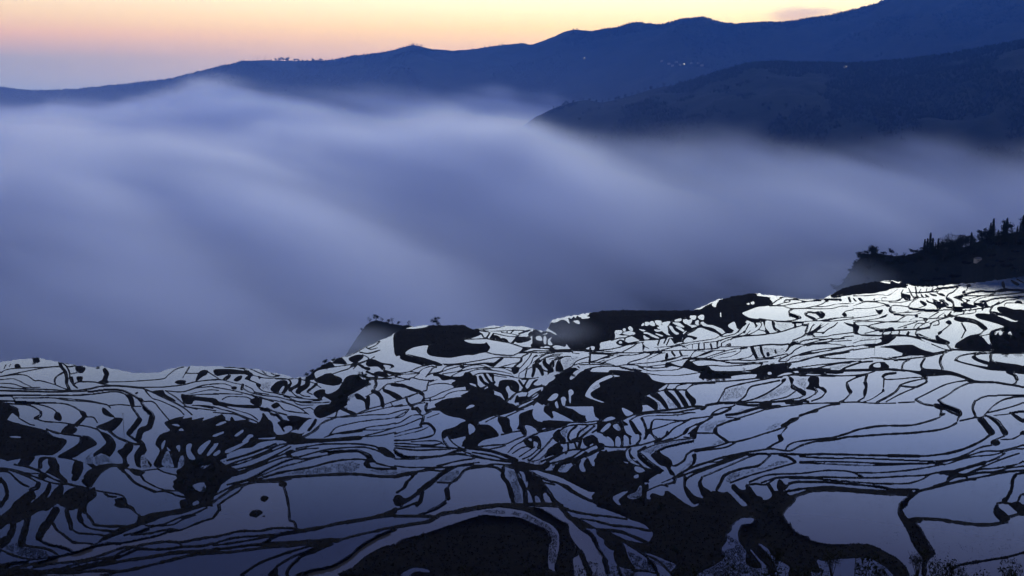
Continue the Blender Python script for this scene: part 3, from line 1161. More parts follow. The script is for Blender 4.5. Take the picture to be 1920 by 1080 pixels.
B 0,350 40,390 20,390 0,370
B 50,355 80,350 115,390 80,390
L10 320,380 325,350 380,350
L16 230,370 240,365
L11 480,385 560,350
L10 500,520 640,515 800,500 1000,490 1140,490
L12 580,510 620,500
L12 430,520 560,540 680,545 760,520
B 690,555 730,545 720,575
L11 600,540 700,545
L11 640,600 700,570
L11 740,570 800,580
L10 620,450 660,400 740,350 820,345
L10 400,400 540,400 720,360
L12 860,570 960,510
L12 940,590 960,560 1020,520
B 1020,560 1030,530 1050,560
L22 1100,510 1060,560 1120,550
L12 1130,520 1160,490
L18 1240,520 1260,490
L14 1310,500 1320,480
L12 1380,490 1400,470
L16 1450,490 1470,460
L22 1540,490 1560,460
L12 1100,570 1200,540 1360,520 1380,480
L14 1140,490 1300,490 1400,475 1560,450
L12 960,490 1140,480
L12 800,590 940,580 1060,570
B 300,800 380,790 480,790 440,830 380,870 220,900 120,890 240,870 320,840
L14 0,900 120,880 240,870
B 290,905 420,885 560,880 660,878 720,905 800,940 920,975 800,985 660,980 560,975 480,945 430,920
L14 0,940 120,920 240,905
L12 880,870 1000,920 1100,945
L16 1060,880 1100,920 1140,930
L24 560,990 700,990 860,985 1000,960 1140,935 1280,940 1500,945 1920,955
L11 0,860 100,830 240,820 300,810
S 0,800 220,790 200,820 0,840
S 560,990 860,990 700,1020 480,1020
T 1120 680 4.8
B 0,170 470,150 520,265 440,290 400,350 405,440 290,490 210,525 0,548
L15 600,190 800,185 960,178 1200,165 1440,140 1560,120 1700,85 1770,90
L14 520,265 560,230 620,190
L12 520,265 600,245 640,200
L14 700,245 720,210 800,190
L16 610,240 700,245 800,245
L14 800,245 850,205 920,190 1060,185
B 600,245 640,255 700,310 750,380 750,410 720,400 660,330 610,280
B 680,235 720,245 780,310 820,380 820,400 780,395 740,330
B 800,245 840,290 885,330 885,370 850,390 830,350 790,290
B 470,290 540,270 600,330 640,400 630,425 600,400 560,350
B 400,350 440,300 530,350 545,400 530,435 480,400 430,370
L20 400,450 540,435 640,425 760,410 860,395 940,395
B 930,400 980,385 1000,380 970,420 930,430
L24 980,385 1060,370 1150,360 1260,360
L16 1080,365 1140,260 1160,230 1260,200 1400,170 1560,140 1660,130
L18 1260,355 1330,300 1360,240 1400,210 1520,185 1640,160
B 1660,150 1700,140 1690,170 1660,180
L16 1670,180 1600,230 1500,290 1400,330 1280,355
B 1720,120 1770,150 1760,190 1820,230 1880,270 1860,300 1800,260 1740,230 1740,190
L14 1870,290 1800,320 1640,345 1500,350
L14 1780,260 1700,310 1560,340
L18 1150,370 1320,360 1560,355 1760,345 1900,350
L28 1260,370 1400,385 1560,370
L22 1700,365 1840,360
L14 240,510 300,480 420,450
L16 290,520 360,480 480,455 700,450 800,430 930,410
B 285,520 320,530 360,590 400,640 390,660 340,640 300,570
L24 400,500 420,540 440,600 440,650
L12 400,495 440,480 600,475 720,470 850,450
L12 720,475 800,450 880,450
L24 490,540 480,590
L12 490,540 520,510 620,515 760,520 840,510
L12 500,600 600,570 680,540 800,520
B 440,610 490,590 500,640 540,670 520,690 470,640 440,690 410,690 430,650
L14 840,505 1000,485 1120,460
L16 840,505 780,540 690,590 640,640
L20 640,640 600,670 520,720
L20 620,650 630,620
B 400,680 380,720 360,740 340,740 380,660
L14 400,740 500,710 560,680
L14 1030,480 1040,450 1120,410 1200,400 1240,380
L24 1030,470 1100,460 1190,420 1200,400
L16 1030,490 960,530 880,560 820,590
B 770,630 800,590 830,590 800,640 770,650
L12 1040,490 940,550 880,590 820,640
B 830,650 870,600 920,570 900,620 890,680 860,690
L14 780,670 860,680
L16 900,635 1040,635
L14 760,650 700,680 640,690 520,730
L28 1160,470 1260,460 1400,420 1500,400 1640,390
L16 1270,500 1400,460 1520,420 1640,400 1760,385 1840,375
L14 1160,490 1270,500
L22 1280,505 1180,530 1080,570
B 1040,630 1050,590 1080,570 1080,600 1090,640 1150,680 1190,715 1160,720 1080,660
L14 1190,715 1240,715
L16 1240,715 1380,680 1500,640 1600,610 1680,580
B 1650,560 1700,530 1740,500 1790,490 1820,490 1800,520 1740,550 1700,580 1660,580
L16 1240,720 1160,760 1040,780 940,790 880,800
L16 1180,720 1060,755 940,775 860,790 800,830
L18 800,840 780,880 720,920 680,930
B 850,830 890,820 890,880 870,920 850,910 860,870
L16 860,915 800,970 720,1010
B 520,800 550,780 580,820 660,870 680,920 660,950 700,1000 690,1020 650,1000 620,940 560,920 500,860 480,830
L14 520,800 600,760 720,730 860,700
L12 400,790 520,740 700,700 840,685
L26 370,800 430,760
B 370,800 420,830 500,900 600,970 560,980 480,950 400,890 360,840
B 280,790 310,770 300,820 360,880 420,940 380,920 300,860
L14 250,800 290,760 400,740
B 0,820 100,800 240,790 260,850 300,900 420,940 500,960 580,985 540,1020 480,1060 420,1080 0,1080
W 340,935 400,945 430,975 380,990 340,970
W 330,1020 370,1005 370,1035 335,1040
W 310,865 360,870 340,885
W 230,890 280,895 270,910
W 460,1060 540,1005 560,1010 500,1070
B 0,550 60,540 130,540 180,540 240,560 260,620 320,660 320,720 290,740 280,700 240,660 240,720 230,750 200,750 210,690 180,660 160,700 160,760 120,760 110,700 60,660 40,690 40,750 0,760
W 30,610 90,550 120,550 110,580 50,625
W 0,670 20,660 45,730 20,730
W 80,665 110,670 150,720 150,760 120,760 110,710
W 175,700 205,690 210,740 180,745
W 240,650 280,680 280,740 240,745
W 240,570 290,590 340,640 310,660 260,630
W 140,570 180,550 210,600 180,610
W 310,665 370,645 370,700 310,735
L14 0,780 40,750 110,760 250,760 360,740
L14 0,545 100,530 200,500
L16 0,620 50,640
B 180,500 230,520 280,560 230,560
W 220,405 300,440 320,460 260,480
W 30,530 120,485 165,510 60,535
L20 680,1040 760,990 860,940 980,900 1100,860 1280,820 1420,795
L14 1000,895 1100,890 1220,840 1340,820
L16 1420,795 1560,775 1640,785
L18 700,1040 780,1010 920,960 1080,910 1240,850 1400,825 1640,820 1840,825
L18 790,1080 810,1040 900,990 1060,930 1200,880 1340,830
L26 920,1080 940,1040
L16 940,1030 1060,980 1200,920 1360,850 1440,825
L26 1110,1080 1140,1020 1190,990
L20 1190,990 1300,955 1440,930 1500,890 1560,830
L16 1200,1080 1360,1020 1500,980 1640,940 1780,900
L24 1640,830 1720,850 1780,890
L14 1640,820 1780,830
L15 1826,706 1760,722 1712,750 1692,790
L17 1826,749 1770,778 1720,796 1640,786
L14 1370,1075 1500,1020 1600,1005 1740,1000
L14 1760,1000 1830,1000
L18 1480,1080 1600,1040 1720,1030 1830,1030
B 1620,1080 1640,1050 1680,1080
L12 580,1080 680,1040
L26 700,1050 690,1080
L18 1530,770 1600,730 1640,710
B 1620,650 1650,640 1690,590 1720,580 1660,640 1680,690 1640,720 1630,690
S 1130,280 1180,240 1300,210 1340,240 1300,310 1120,350
S 1300,350 1500,290 1680,210 1750,190 1760,240 1600,310
S 600,260 650,270 740,400 660,420
S 480,300 560,350 620,420 560,430
S 900,600 1000,530 1180,510 1060,570 1020,620
S 1160,480 1300,420 1600,390 1500,410 1280,490
S 1510,610 1560,560 1650,540 1600,600
S 400,800 520,740 850,690 800,710 560,760 480,820
S 480,840 600,920 640,960 520,870
S 1150,1060 1200,1000 1400,960 1500,940 1640,880 1740,890 1560,940 1300,1010 1180,1080
S 1020,750 1100,690 1160,715
S 740,980 850,880 840,930 760,990
S 1780,150 1880,140 1880,250 1800,190
T 1500 660 4.571
L14 0,75 120,45 260,25 420,0
L12 170,50 340,55 520,60 620,50 720,55
L16 720,60 860,40 960,20
L12 720,65 900,60 1080,40 1200,15 1260,5
L11 0,30 160,5
L11 0,130 160,110 360,95 520,75
L11 180,130 300,100 430,95
L34 0,160 140,155 260,170 360,170
L16 100,140 40,160
L12 120,140 260,145
L16 350,160 400,130 520,90 620,80
B 590,140 600,110 640,90 720,85 740,100 765,125 740,150 640,150
W 630,110 680,90 690,130 640,130
L24 350,160 560,155 760,150 900,160
L14 0,190 120,180 240,200 340,205 480,200 580,185 640,165
L12 0,205 140,205 300,210
B 90,210 160,215 165,290 200,300 230,330 220,355 190,330 150,310 110,320 60,310 80,270 65,240
L14 225,340 180,390 100,420
L22 60,310 140,330 130,360
L12 130,360 60,400 0,415
L24 0,320 40,345
L11 40,360 0,395
L14 580,190 480,220 400,260
B 390,275 410,265 430,310 450,340 430,365 400,320
L14 430,360 380,410 340,425
L22 575,195 560,240
B 540,260 570,250 580,290 570,360 550,390 540,340 555,300
L12 550,390 500,420
L14 720,230 715,300
B 700,335 715,310 725,340
L10 710,340 620,400 540,430
B 865,160 870,110 890,85 905,85 885,120 885,160
L14 890,90 940,65
B 1030,160 1025,110 1060,55 1080,55 1050,110 1070,140 1200,150 1300,165 1400,200 1520,250 1540,265 1440,240 1300,200 1180,205 1060,210 1010,190 900,165 760,155 900,150
L24 1210,40 1200,90 1220,140
L16 1230,20 1210,50
B 1330,75 1350,65 1380,80 1500,110 1620,130 1620,155 1500,125 1380,95
L18 1330,70 1370,35 1460,15 1560,10
B 1470,40 1500,25 1510,40 1540,60 1620,85 1610,110 1540,90 1490,65
L16 1500,25 1600,10 1920,10
B 1620,30 1650,15 1650,70 1740,90 1920,120 1920,190 1760,165 1620,155 1610,110 1625,70
L28 1780,170 1840,200 1860,235
L16 1860,235 1845,270 1800,285
L20 1520,260 1660,260 1760,275 1860,290 1920,305
L24 1440,245 1540,258
L22 710,210 740,190 820,180
L12 710,215 740,235 860,230 960,220 1090,215
L14 860,280 960,250 1090,225
L18 860,290 940,300 1000,300
L22 1080,230 1080,260 1000,300
L20 860,285 820,340 740,390 660,430
L14 980,310 860,360 740,425
L14 990,405 1100,350 1220,290 1320,260 1420,245
L20 990,410 1060,445 1140,460
L12 0,445 140,440 300,435 480,430 640,440 820,438
L14 845,435 980,428
B 1140,450 1180,440 1240,480 1220,500 1160,480
L18 1240,490 1300,520 1350,540
L16 1190,410 1280,360 1340,315 1440,270 1520,260
B 1175,410 1200,410 1240,440 1320,470 1380,500 1390,540 1370,560 1350,600 1345,570 1360,530 1300,490 1200,440
L16 1370,590 1440,575 1490,565
L22 1505,550 1480,480 1500,420
L12 1500,420 1560,385 1660,372 1920,370
L16 1490,560 1560,560 1600,520 1660,460 1740,410 1820,390
L12 1820,388 1920,385
L14 1610,520 1740,490 1860,455 1920,430
B 1520,580 1570,560 1620,620 1670,680 1660,710 1620,710 1560,630
B 1590,540 1640,550 1700,580 1740,630 1780,680 1780,710 1740,710 1700,640 1660,600
L12 1660,545 1800,530
L16 1800,520 1920,505
B 1800,525 1830,525 1920,580 1920,610 1860,580
L14 1750,720 1680,750
B 1635,765 1680,745 1715,770 1710,795 1680,805 1640,795
L12 1720,750 1820,745 1890,710
B 1885,690 1920,670 1920,705 1890,710
L22 0,545 60,525 140,495
L16 140,495 240,460 340,445
B 60,530 120,495 160,490 150,515 100,525
L18 1210,500 1210,540 1240,530
B 1200,520 1240,525 1220,550 1195,555
L16 1200,560 1080,600 940,630 740,632 620,640
L18 640,640 500,665 400,700 280,735
L16 280,735 120,750 0,765
L18 0,805 120,770 280,755 400,730 540,720 740,705 940,695 1140,675 1260,650 1340,610
L22 1630,710 1560,760 1480,800 1380,840 1260,870
L18 1260,870 1100,890 960,892 780,888 600,885 400,880 200,875 0,880
L28 760,888 1020,893
L14 1640,800 1540,820 1420,880 1300,920 1180,935 1000,930 740,920 480,910 240,910 0,895
L14 1920,795 1800,830 1700,850 1580,850 1440,890 1300,925 1180,950 1000,955 720,955 480,945 260,940 0,940
L12 1920,830 1820,835 1660,880 1500,895 1380,920 1260,960 1160,970
L12 0,950 240,960 500,970 740,970 960,960 1100,960
T 1480 850 4.364
L12 0,170 140,160 300,140 460,145 540,160
L12 520,158 700,160 860,150 1000,135 1130,115 1220,98
L12 540,165 600,190
L14 0,190 160,195 300,195 480,200 700,200 880,190 1100,180 1200,160 1280,155
L12 0,205 160,205 300,215 480,230 680,245 860,250 980,245 1080,215 1140,180
L28 1240,160 1360,145 1480,110 1600,75
L16 1600,75 1700,40 1760,0
L12 1280,155 1380,165 1440,170 1560,120 1760,40 1880,0
L14 1440,175 1540,135 1700,120 1860,90 1920,60
L14 1520,160 1680,150 1800,120 1920,105
L16 1380,185 1460,180 1560,160 1760,150 1920,140
L18 0,245 80,235 260,235 420,245 600,260 760,275 820,295
L14 820,295 940,295 1060,295
L18 0,310 100,290 200,285 300,275 440,285 600,300 780,310 1000,315
L28 0,360 60,345 160,310 240,300 420,300 600,315 780,330 980,335
L22 1000,335 1060,310 1180,280 1320,245 1460,215 1520,210
L14 1180,265 1280,240 1300,200 1360,170
L14 1280,240 1360,195 1440,190 1460,215
L14 1520,205 1640,180 1800,150 1920,145
L16 1250,160 1330,180 1380,180
B 0,370 40,360 60,350 50,390 20,420 0,440
L34 1040,320 960,380 910,420
B 890,440 900,420 920,420 925,460 970,530 1040,570 1090,630 1120,690 1190,800 1190,830 1130,890 1120,1004 1080,1004 1090,870 1060,820 1000,730 970,650 920,560 885,490
L26 980,545 1060,535
L24 1060,535 1240,545 1400,570 1560,585 1680,580 1780,560
B 1020,545 1100,530 1080,565 1030,570
L26 1860,170 1830,210 1820,290 1780,370
L16 1860,170 1920,160
B 1745,370 1790,350 1780,400 1740,395
L18 1760,400 1700,410
B 1680,430 1710,410 1715,440 1760,480 1800,520 1800,550 1740,560 1700,530 1670,490
L18 1760,405 1820,415
L20 1800,520 1900,490
B 1800,420 1870,395 1920,430 1920,500 1890,510 1850,470
L16 1870,395 1890,350 1920,325
B 0,570 40,640 130,690 250,730 400,745 500,740 620,735 700,760 800,810 900,870 960,940 980,1004 860,1000 800,940 700,880 620,855 500,860 400,865 300,880 220,870 240,920 250,970 180,970 100,905 0,880
L20 1320,960 1380,920 1500,895 1680,865 1780,850 1920,810
T 1120 850 4.695
B 0,200 180,200 300,240 400,250 445,320 440,410 300,415 200,465 0,470
B 0,460 130,460 200,460 300,410 440,410 480,350 580,375 620,330 840,475 930,390 1000,340 1050,330 1110,345 1150,340 1230,420 1280,465 1320,455 1270,400 1180,310 1200,290 1240,330 1290,330 1330,290 1360,310 1400,380 1470,410 1510,400 1540,370 1530,330 1590,330 1640,330 1700,370 1760,380 1650,520 1650,560 1720,660 1800,720 1878,760 1878,1080 1690,1080 1690,1000 1600,940 1540,900 1500,840 1440,800 1430,810 1500,880 1550,950 1560,1030 1560,1080 1500,1060 1490,1000 1400,900 1360,850 1350,860 1430,960 1440,1010 1350,1000 1300,950 1310,870 1250,780 1240,700 1270,630 1340,620 1380,580 1340,570 1260,575 1190,640 1180,680 1140,720 1140,770 1090,840 1125,890 1110,930 1040,980 920,1040 850,1080 670,1080 640,1050 690,1000 680,970 580,930 480,890 420,880 330,840 230,790 150,860 60,800 60,760 0,720 0,680 100,690 250,760 420,790 480,740 480,690 400,620 300,590 240,560 120,510 0,470
W 140,380 270,330 220,380 190,410 205,455 165,440
W 265,375 340,340 370,290 390,290 390,370 340,400 290,400
W 440,330 470,320 455,360 470,400 435,400
L22 770,210 770,290 800,340
B 755,280 790,300 850,370 930,400 860,450 790,380
B 885,260 915,230 930,290 1000,340 940,390 905,340
L24 1110,200 1080,270 1050,320
L36 1200,290 1260,340 1310,340
L32 1320,290 1390,380 1440,400
L18 1340,275 1400,270 1480,275 1560,225
L32 1510,280 1540,330
B 1580,290 1600,235 1650,270 1670,290 1640,340 1600,330
L22 1640,320 1700,265 1780,250
L20 1660,340 1690,325
L12 620,290 560,280 480,310 420,340
L18 690,230 660,260 600,275
L22 440,320 440,280
L14 0,545 120,560 260,580
L18 0,600 140,635 300,650 470,685
L24 0,670 120,680 220,695 330,740 450,790
L14 0,830 50,890 90,950
L42 60,930 80,1000 90,1050
B 150,860 230,800 260,880 300,960 330,1020 200,1000 160,960 140,900
L22 180,1000 210,1080
L16 310,1030 420,1035 530,1060
L16 410,890 500,980 540,1080
L16 420,890 540,950 640,1050
L14 230,780 340,850 440,910
S 260,860 400,920 520,1040 420,1030 320,980
S 1100,860 1280,800 1320,940 1440,1030 1200,1080 900,1060
S 1140,720 1250,780 1240,830 1150,800
S 400,900 680,980 640,1040
S 265,375 340,340 370,290 390,290 390,370 340,400 290,400
'''
# ---------------------------------------------------------------- terrace plan
STEP = 1.2
U0, U1, V0, V1 = -210.0, 2130.0, 500.0, 1136.0
NU = int((U1 - U0) / STEP) + 1
NV = int((V1 - V0) / STEP) + 1
UU = U0 + STEP * np.arange(NU)
VV = V0 + STEP * np.arange(NV)

def value_noise(shape, cell, seed):
    r = np.random.RandomState(seed)
    h, w = shape
    gh, gw = int(h / cell) + 3, int(w / cell) + 3
    g = r.rand(gh, gw) * 2 - 1
    y = np.arange(h) / cell; x = np.arange(w) / cell
    yi = y.astype(int); xi = x.astype(int)
    fy = (y - yi)[:, None]; fx = (x - xi)[None, :]
    fy = fy * fy * (3 - 2 * fy); fx = fx * fx * (3 - 2 * fx)
    a = g[yi][:, xi]; b = g[yi][:, xi + 1]; c = g[yi + 1][:, xi]; d = g[yi + 1][:, xi + 1]
    return (a * (1 - fx) + b * fx) * (1 - fy) + (c * (1 - fx) + d * fx) * fy

def smooth_line(p, closed=False, n=4):
    p = np.asarray(p, float)
    if len(p) < 3: return p
    if closed: q = np.vstack([p[-1], p, p[0], p[1]])
    else: q = np.vstack([2 * p[0] - p[1], p, 2 * p[-1] - p[-2]])
    out = []
    for i in range(len(q) - 3):
        a, b, c, d = q[i], q[i + 1], q[i + 2], q[i + 3]
        for k in range(n):
            t = k / n
            out.append(.5 * (2 * b + (c - a) * t + (2 * a - 5 * b + 4 * c - d) * t * t + (3 * b - a - 3 * c + d) * t ** 3))
    if not closed: out.append(q[-2])
    return np.array(out)

def seg_dist(X, Y, p, q):
    dx, dy = q - p
    L = dx * dx + dy * dy + 1e-9
    t = np.clip(((X - p[0]) * dx + (Y - p[1]) * dy) / L, 0, 1)
    return np.hypot(X - p[0] - t * dx, Y - p[1] - t * dy)

def window(p, pad):
    i0 = max(0, int((p[:, 0].min() - pad - U0) / STEP)); i1 = min(NU, int((p[:, 0].max() + pad - U0) / STEP) + 2)
    j0 = max(0, int((p[:, 1].min() - pad - V0) / STEP)); j1 = min(NV, int((p[:, 1].max() + pad - V0) / STEP) + 2)
    return i0, i1, j0, j1

def line_field(F, p, w, seed):
    r = np.random.RandomState(seed)
    for a, b in zip(p[:-1], p[1:]):
        ww = w * (.86 + .3 * r.rand())
        i0, i1, j0, j1 = window(np.array([a, b]), 10 + w)
        if i1 <= i0 or j1 <= j0: continue
        X = UU[i0:i1][None, :]; Y = VV[j0:j1][:, None]
        F[j0:j1, i0:i1] = np.minimum(F[j0:j1, i0:i1], seg_dist(X, Y, a, b) - ww / 2)

def poly_field(p, pad=14):
    i0, i1, j0, j1 = window(p, pad)
    if i1 <= i0 or j1 <= j0: return None
    X = UU[i0:i1][None, :] + 0 * VV[j0:j1][:, None]; Y = VV[j0:j1][:, None] + 0 * X
    D = np.full(X.shape, 1e9); inside = np.zeros(X.shape, bool)
    q = np.vstack([p, p[:1]])
    for a, b in zip(q[:-1], q[1:]):
        D = np.minimum(D, seg_dist(X, Y, a, b))
        if a[1] != b[1]:
            c = (a[1] > Y) != (b[1] > Y)
            inside ^= c & (X < (b[0] - a[0]) * (Y - a[1]) / (b[1] - a[1]) + a[0])
    return i0, i1, j0, j1, np.where(inside, -D, D)

def build_plan():
    LAND = np.full((NV, NU), 14.0)      # < 0 on land
    LINES = np.full((NV, NU), 14.0)
    blobs, cuts, spk = [], [], []
    ox = oy = 0.0; sc = 1.0; n = 0
    for row in PLAN.strip().splitlines():
        tok = row.split()
        if tok[0] == 'T':
            ox, oy, sc = map(float, tok[1:]); continue
        p = np.array([[float(c) for c in t.split(',')] for t in tok[1:]]) / sc + (ox, oy)
        n += 1
        if tok[0][0] == 'L': line_field(LINES, smooth_line(p), max(1.7, float(tok[0][1:]) / sc), n)
        elif tok[0] == 'B': blobs.append(p)
        elif tok[0] == 'W': cuts.append(p)
        else: spk.append(p)
    for p in blobs:
        r = poly_field(smooth_line(p, True, 3), 14)
        if r:
            i0, i1, j0, j1, D = r
            LAND[j0:j1, i0:i1] = np.minimum(LAND[j0:j1, i0:i1], D)
    for p in cuts:
        r = poly_field(smooth_line(p, True, 3), 14)
        if r:
            i0, i1, j0, j1, D = r
            LAND[j0:j1, i0:i1] = np.maximum(LAND[j0:j1, i0:i1], -D)
    F = np.minimum(LAND - .1, LINES + .08 - .46 * np.clip((VV[:, None] - 780) / 180, 0, 1))
    S = np.full((NV, NU), 14.0)
    for p in spk:
        r = poly_field(p, 10)
        if r:
            i0, i1, j0, j1, D = r
            S[j0:j1, i0:i1] = np.minimum(S[j0:j1, i0:i1], D)
    # beyond the edges of the frame the same kind of fields go on
    il = int(round((2 - U0) / STEP)); ir = int(round((1918 - U0) / STEP)); jb = int(round((1078 - V0) / STEP))
    for G in (F, S):
        for i in list(range(il - 1, -1, -1)) + list(range(ir + 1, NU)):
            k = il - i if i < il else i - ir
            c = il + int(.72 * k) if i < il else ir - int(.72 * k)
            G[:, i] = np.roll(G[:, c], int(.22 * k))
        for j in range(jb + 1, NV): G[j] = np.roll(G[2 * jb - j], int(1.6 * (j - jb)))
    sh = F.shape
    ps = (VV / 1080.0)[:, None] ** 2
    F = F + (value_noise(sh, 5.1, 1) * .5 + value_noise(sh, 2.4, 2) * .25 + value_noise(sh, 9, 3) * .5) * (.12 + 1.0 * ps * ps)
    return F, S

def label(mask):
    """4-connected components by runs"""
    parent = []
    def find(a):
        while parent[a] != a:
            parent[a] = parent[parent[a]]; a = parent[a]
        return a
    prev = []; runs = []
    for j in range(mask.shape[0]):
        m = np.concatenate([[0], mask[j].astype(np.int8), [0]])
        d = np.diff(m); st = np.where(d == 1)[0]; en = np.where(d == -1)[0]
        cur = []; k = 0
        for a, b in zip(st, en):
            idx = len(parent); parent.append(idx)
            while k < len(prev) and prev[k][1] <= a: k += 1
            kk = k
            while kk < len(prev) and prev[kk][0] < b:
                ra, rb = find(idx), find(prev[kk][2])
                if ra != rb: parent[max(ra, rb)] = min(ra, rb)
                kk += 1
            cur.append((a, b, idx)); runs.append((j, a, b, idx))
        prev = cur
    lab = np.full(mask.shape, -1, np.int32); ids = {}
    for j, a, b, i in runs:
        r = find(i)
        if r not in ids: ids[r] = len(ids)
        lab[j, a:b] = ids[r]
    return lab, len(ids)

SKYLINE = [(-400, 688), (-100, 684), (0, 679), (40, 673), (70, 671), (100, 677), (140, 684), (175, 688), (190, 687), (225, 694), (250, 699),
           (295, 699), (320, 691), (345, 687), (390, 686), (440, 688), (485, 693), (520, 700), (550, 708), (578, 706), (590, 694),
           (620, 676), (660, 663), (690, 648), (715, 637), (735, 628), (755, 616), (775, 613), (800, 610), (812, 609), (870, 609),
           (885, 617), (905, 615), (925, 611), (950, 611), (975, 612), (1000, 616), (1022, 622), (1036, 600), (1060, 594), (1100, 587),
           (1140, 581), (1170, 581), (1300, 582), (1320, 573), (1345, 563), (1375, 555), (1410, 549), (1445, 554), (1480, 557),
           (1510, 561), (1545, 560), (1560, 551), (1580, 541), (1610, 533), (1640, 528), (1675, 526), (1695, 531), (1705, 534),
           (1720, 538), (1760, 536), (1800, 532), (1850, 528), (1890, 522), (1920, 518), (2000, 512), (2200, 500)]

# ---------------------------------------------------------------- materials
M_earth = mat('wet_earth', (.0045, .004, .0038), .95, .02, (.009, .0075, .006), .5, .12)
M_grass = mat('dry_grass', (.005, .0045, .003), .95, .03, (.009, .008, .005), 0, 1.0)
M_leaf = mat('dark_foliage', (.009, .012, .008), .9, .08, (.014, .018, .010), 0, .6)
M_bark = mat('bark', (.020, .017, .014), .95, .1, (.03, .026, .02), .02, 4)
M_hill = mat('forested_slope', (.012, .017, .013), .95, .1, (.030, .034, .026), 9.0, .012)
M_wood = mat('wooded_ground', (.005, .006, .005), .95, .05, (.012, .013, .010), 1.0, .06)
M_valley = mat('valley_floor', (.02, .024, .02), .95, .1, (.03, .034, .028), 3.0, .02)

def water_material(name='paddy_water', base=(.010, .010, .010), r1=.06):
    m = bpy.data.materials.new(name); m.use_nodes = True; t = m.node_tree; b = t.nodes['Principled BSDF']
    b.inputs['Base Color'].default_value = (*base, 1); b.inputs['Roughness'].default_value = .03; b.inputs['IOR'].default_value = 1.333
    c = node(t, 'ShaderNodeTexCoord'); n = node(t, 'ShaderNodeTexNoise'); n.inputs['Scale'].default_value = .02; n.inputs['Detail'].default_value = 3
    t.links.new(c.outputs['Object'], n.inputs['Vector'])
    mr = node(t, 'ShaderNodeMapRange'); mr.inputs['From Min'].default_value = .35; mr.inputs['From Max'].default_value = .7
    mr.inputs['To Min'].default_value = .02; mr.inputs['To Max'].default_value = r1
    t.links.new(n.outputs['Fac'], mr.inputs[0]); t.links.new(mr.outputs[0], b.inputs['Roughness'])
    return m
M_water = water_material(); M_mud = water_material('muddy_water', (.060, .050, .038), .09)

# ---------------------------------------------------------------- terraced hillside
F, SPK = build_plan()
sky = np.array(SKYLINE, float)
TOP = np.interp(UU, sky[:, 0], sky[:, 1])
TOP = TOP + np.interp(UU, UU[::3], RNG.randn(len(UU[::3])) * .7)
below = VV[:, None] >= TOP[None, :]
Ug, Vg = np.meshgrid(UU, VV)

# how far the ground lies under the viewpoint, fitted through places read from the photograph
ctl = np.array([(0, 1080, 190), (960, 1080, 195), (1920, 1080, 176), (0, 690, 300), (600, 700, 290), (0, 850, 245), (960, 850, 238), (1920, 850, 215),
                (960, 700, 270), (880, 610, 268), (1000, 610, 275), (1300, 600, 266), (1600, 540, 256), (1900, 520, 238), (1900, 680, 228), (1400, 700, 250)], float)
def basis(u, v):
    a = (u - 960) / 960; b = (v - 800) / 280
    return np.stack([np.ones_like(a), a, b, a * a, a * b, b * b], -1)
coef = np.linalg.lstsq(basis(ctl[:, 0], ctl[:, 1]), ctl[:, 2], rcond=None)[0]
DROP = 236 + .22 * (basis(Ug, Vg) @ coef - 236)
RX, RZ = ray(Ug, Vg)

water = (F > 0) & below
lab, nl = label(water)
cnt = np.bincount(lab[lab >= 0], minlength=nl)
small = cnt < 9
lab[(lab >= 0) & small[lab]] = -1
water = lab >= 0
F = np.where(~water & below, np.minimum(F, -.2), F)
flat = lab[water]
sumd = np.bincount(flat, DROP[water], nl); pond_drop = sumd / np.maximum(cnt, 1)
# going up the hill-side view each paddy must lie behind the one before it: no overhanging banks
pairs = {}
for i in range(0, NU, 2):
    col = lab[:, i]; jj_ = np.where(col >= 0)[0]
    if len(jj_) < 2: continue
    br = np.where((np.diff(jj_) > 1) | (col[jj_[1:]] != col[jj_[:-1]]))[0]
    for q in br:
        ja, jb = jj_[q + 1], jj_[q]                      # near edge, far edge
        k_ = (int(col[ja]), int(col[jb]))
        if k_[0] == k_[1]: continue
        r_ = RZ[jb, i] / RZ[ja, i] * 1.0004
        if r_ > pairs.get(k_, 0): pairs[k_] = r_
for sweep in range(60):
    bad = 0
    for (a_, b_), r_ in pairs.items():
        e_ = pond_drop[a_] * r_ - pond_drop[b_]
        if e_ > 0:
            bad += 1; wa = cnt[b_] / (cnt[a_] + cnt[b_]); pond_drop[a_] -= e_ * wa * .9; pond_drop[b_] += e_ * (1 - wa) * .9
print('bank order: pairs', len(pairs), 'left', bad)
dev = np.zeros_like(DROP); dev[water] = pond_drop[flat] - DROP[water]
# a bund stands level with the higher paddy it holds back (on its near side or beside it)
lev = np.full(DROP.shape, 1e9); lev[water] = pond_drop[flat]
hold = lev.copy()
for it in range(2):
    n_ = hold.copy()
    for dj, di in ((-1, 0), (0, 1), (0, -1)):
        n_ = np.minimum(n_, np.roll(np.roll(hold, dj, 0), di, 1))
    hold = np.where(water, lev, n_)
rim = ~water & (hold < 1e8) & below
dev[rim] = hold[rim] - DROP[rim]
free = ~water & ~rim
for it in range(90):
    p = np.pad(dev, 1, mode='edge')
    avg = (p[:-2, 1:-1] + p[2:, 1:-1] + p[1:-1, :-2] + p[1:-1, 2:]) * .25
    dev = np.where(free, avg * .995, dev)
drop = DROP + dev
dist = drop / -RZ
mpp = dist / FPX
rough = value_noise(F.shape, 2.3, 21) * .6 + value_noise(F.shape, 5, 22)
d_in = np.clip(-F, 0, 14)
bump = mpp * (.55 * (1 - np.exp(-d_in / 1.2)) + .16 * np.maximum(0, d_in - 2) + .30 * rough * np.clip(d_in - .8, 0, 3) / 2)
dip = -np.clip(F, 0, 14) * mpp * .6
off = np.where(F > 0, np.maximum(dip, -1.2), bump)
X = RX * dist; Y = dist; Z = CZ - drop + off
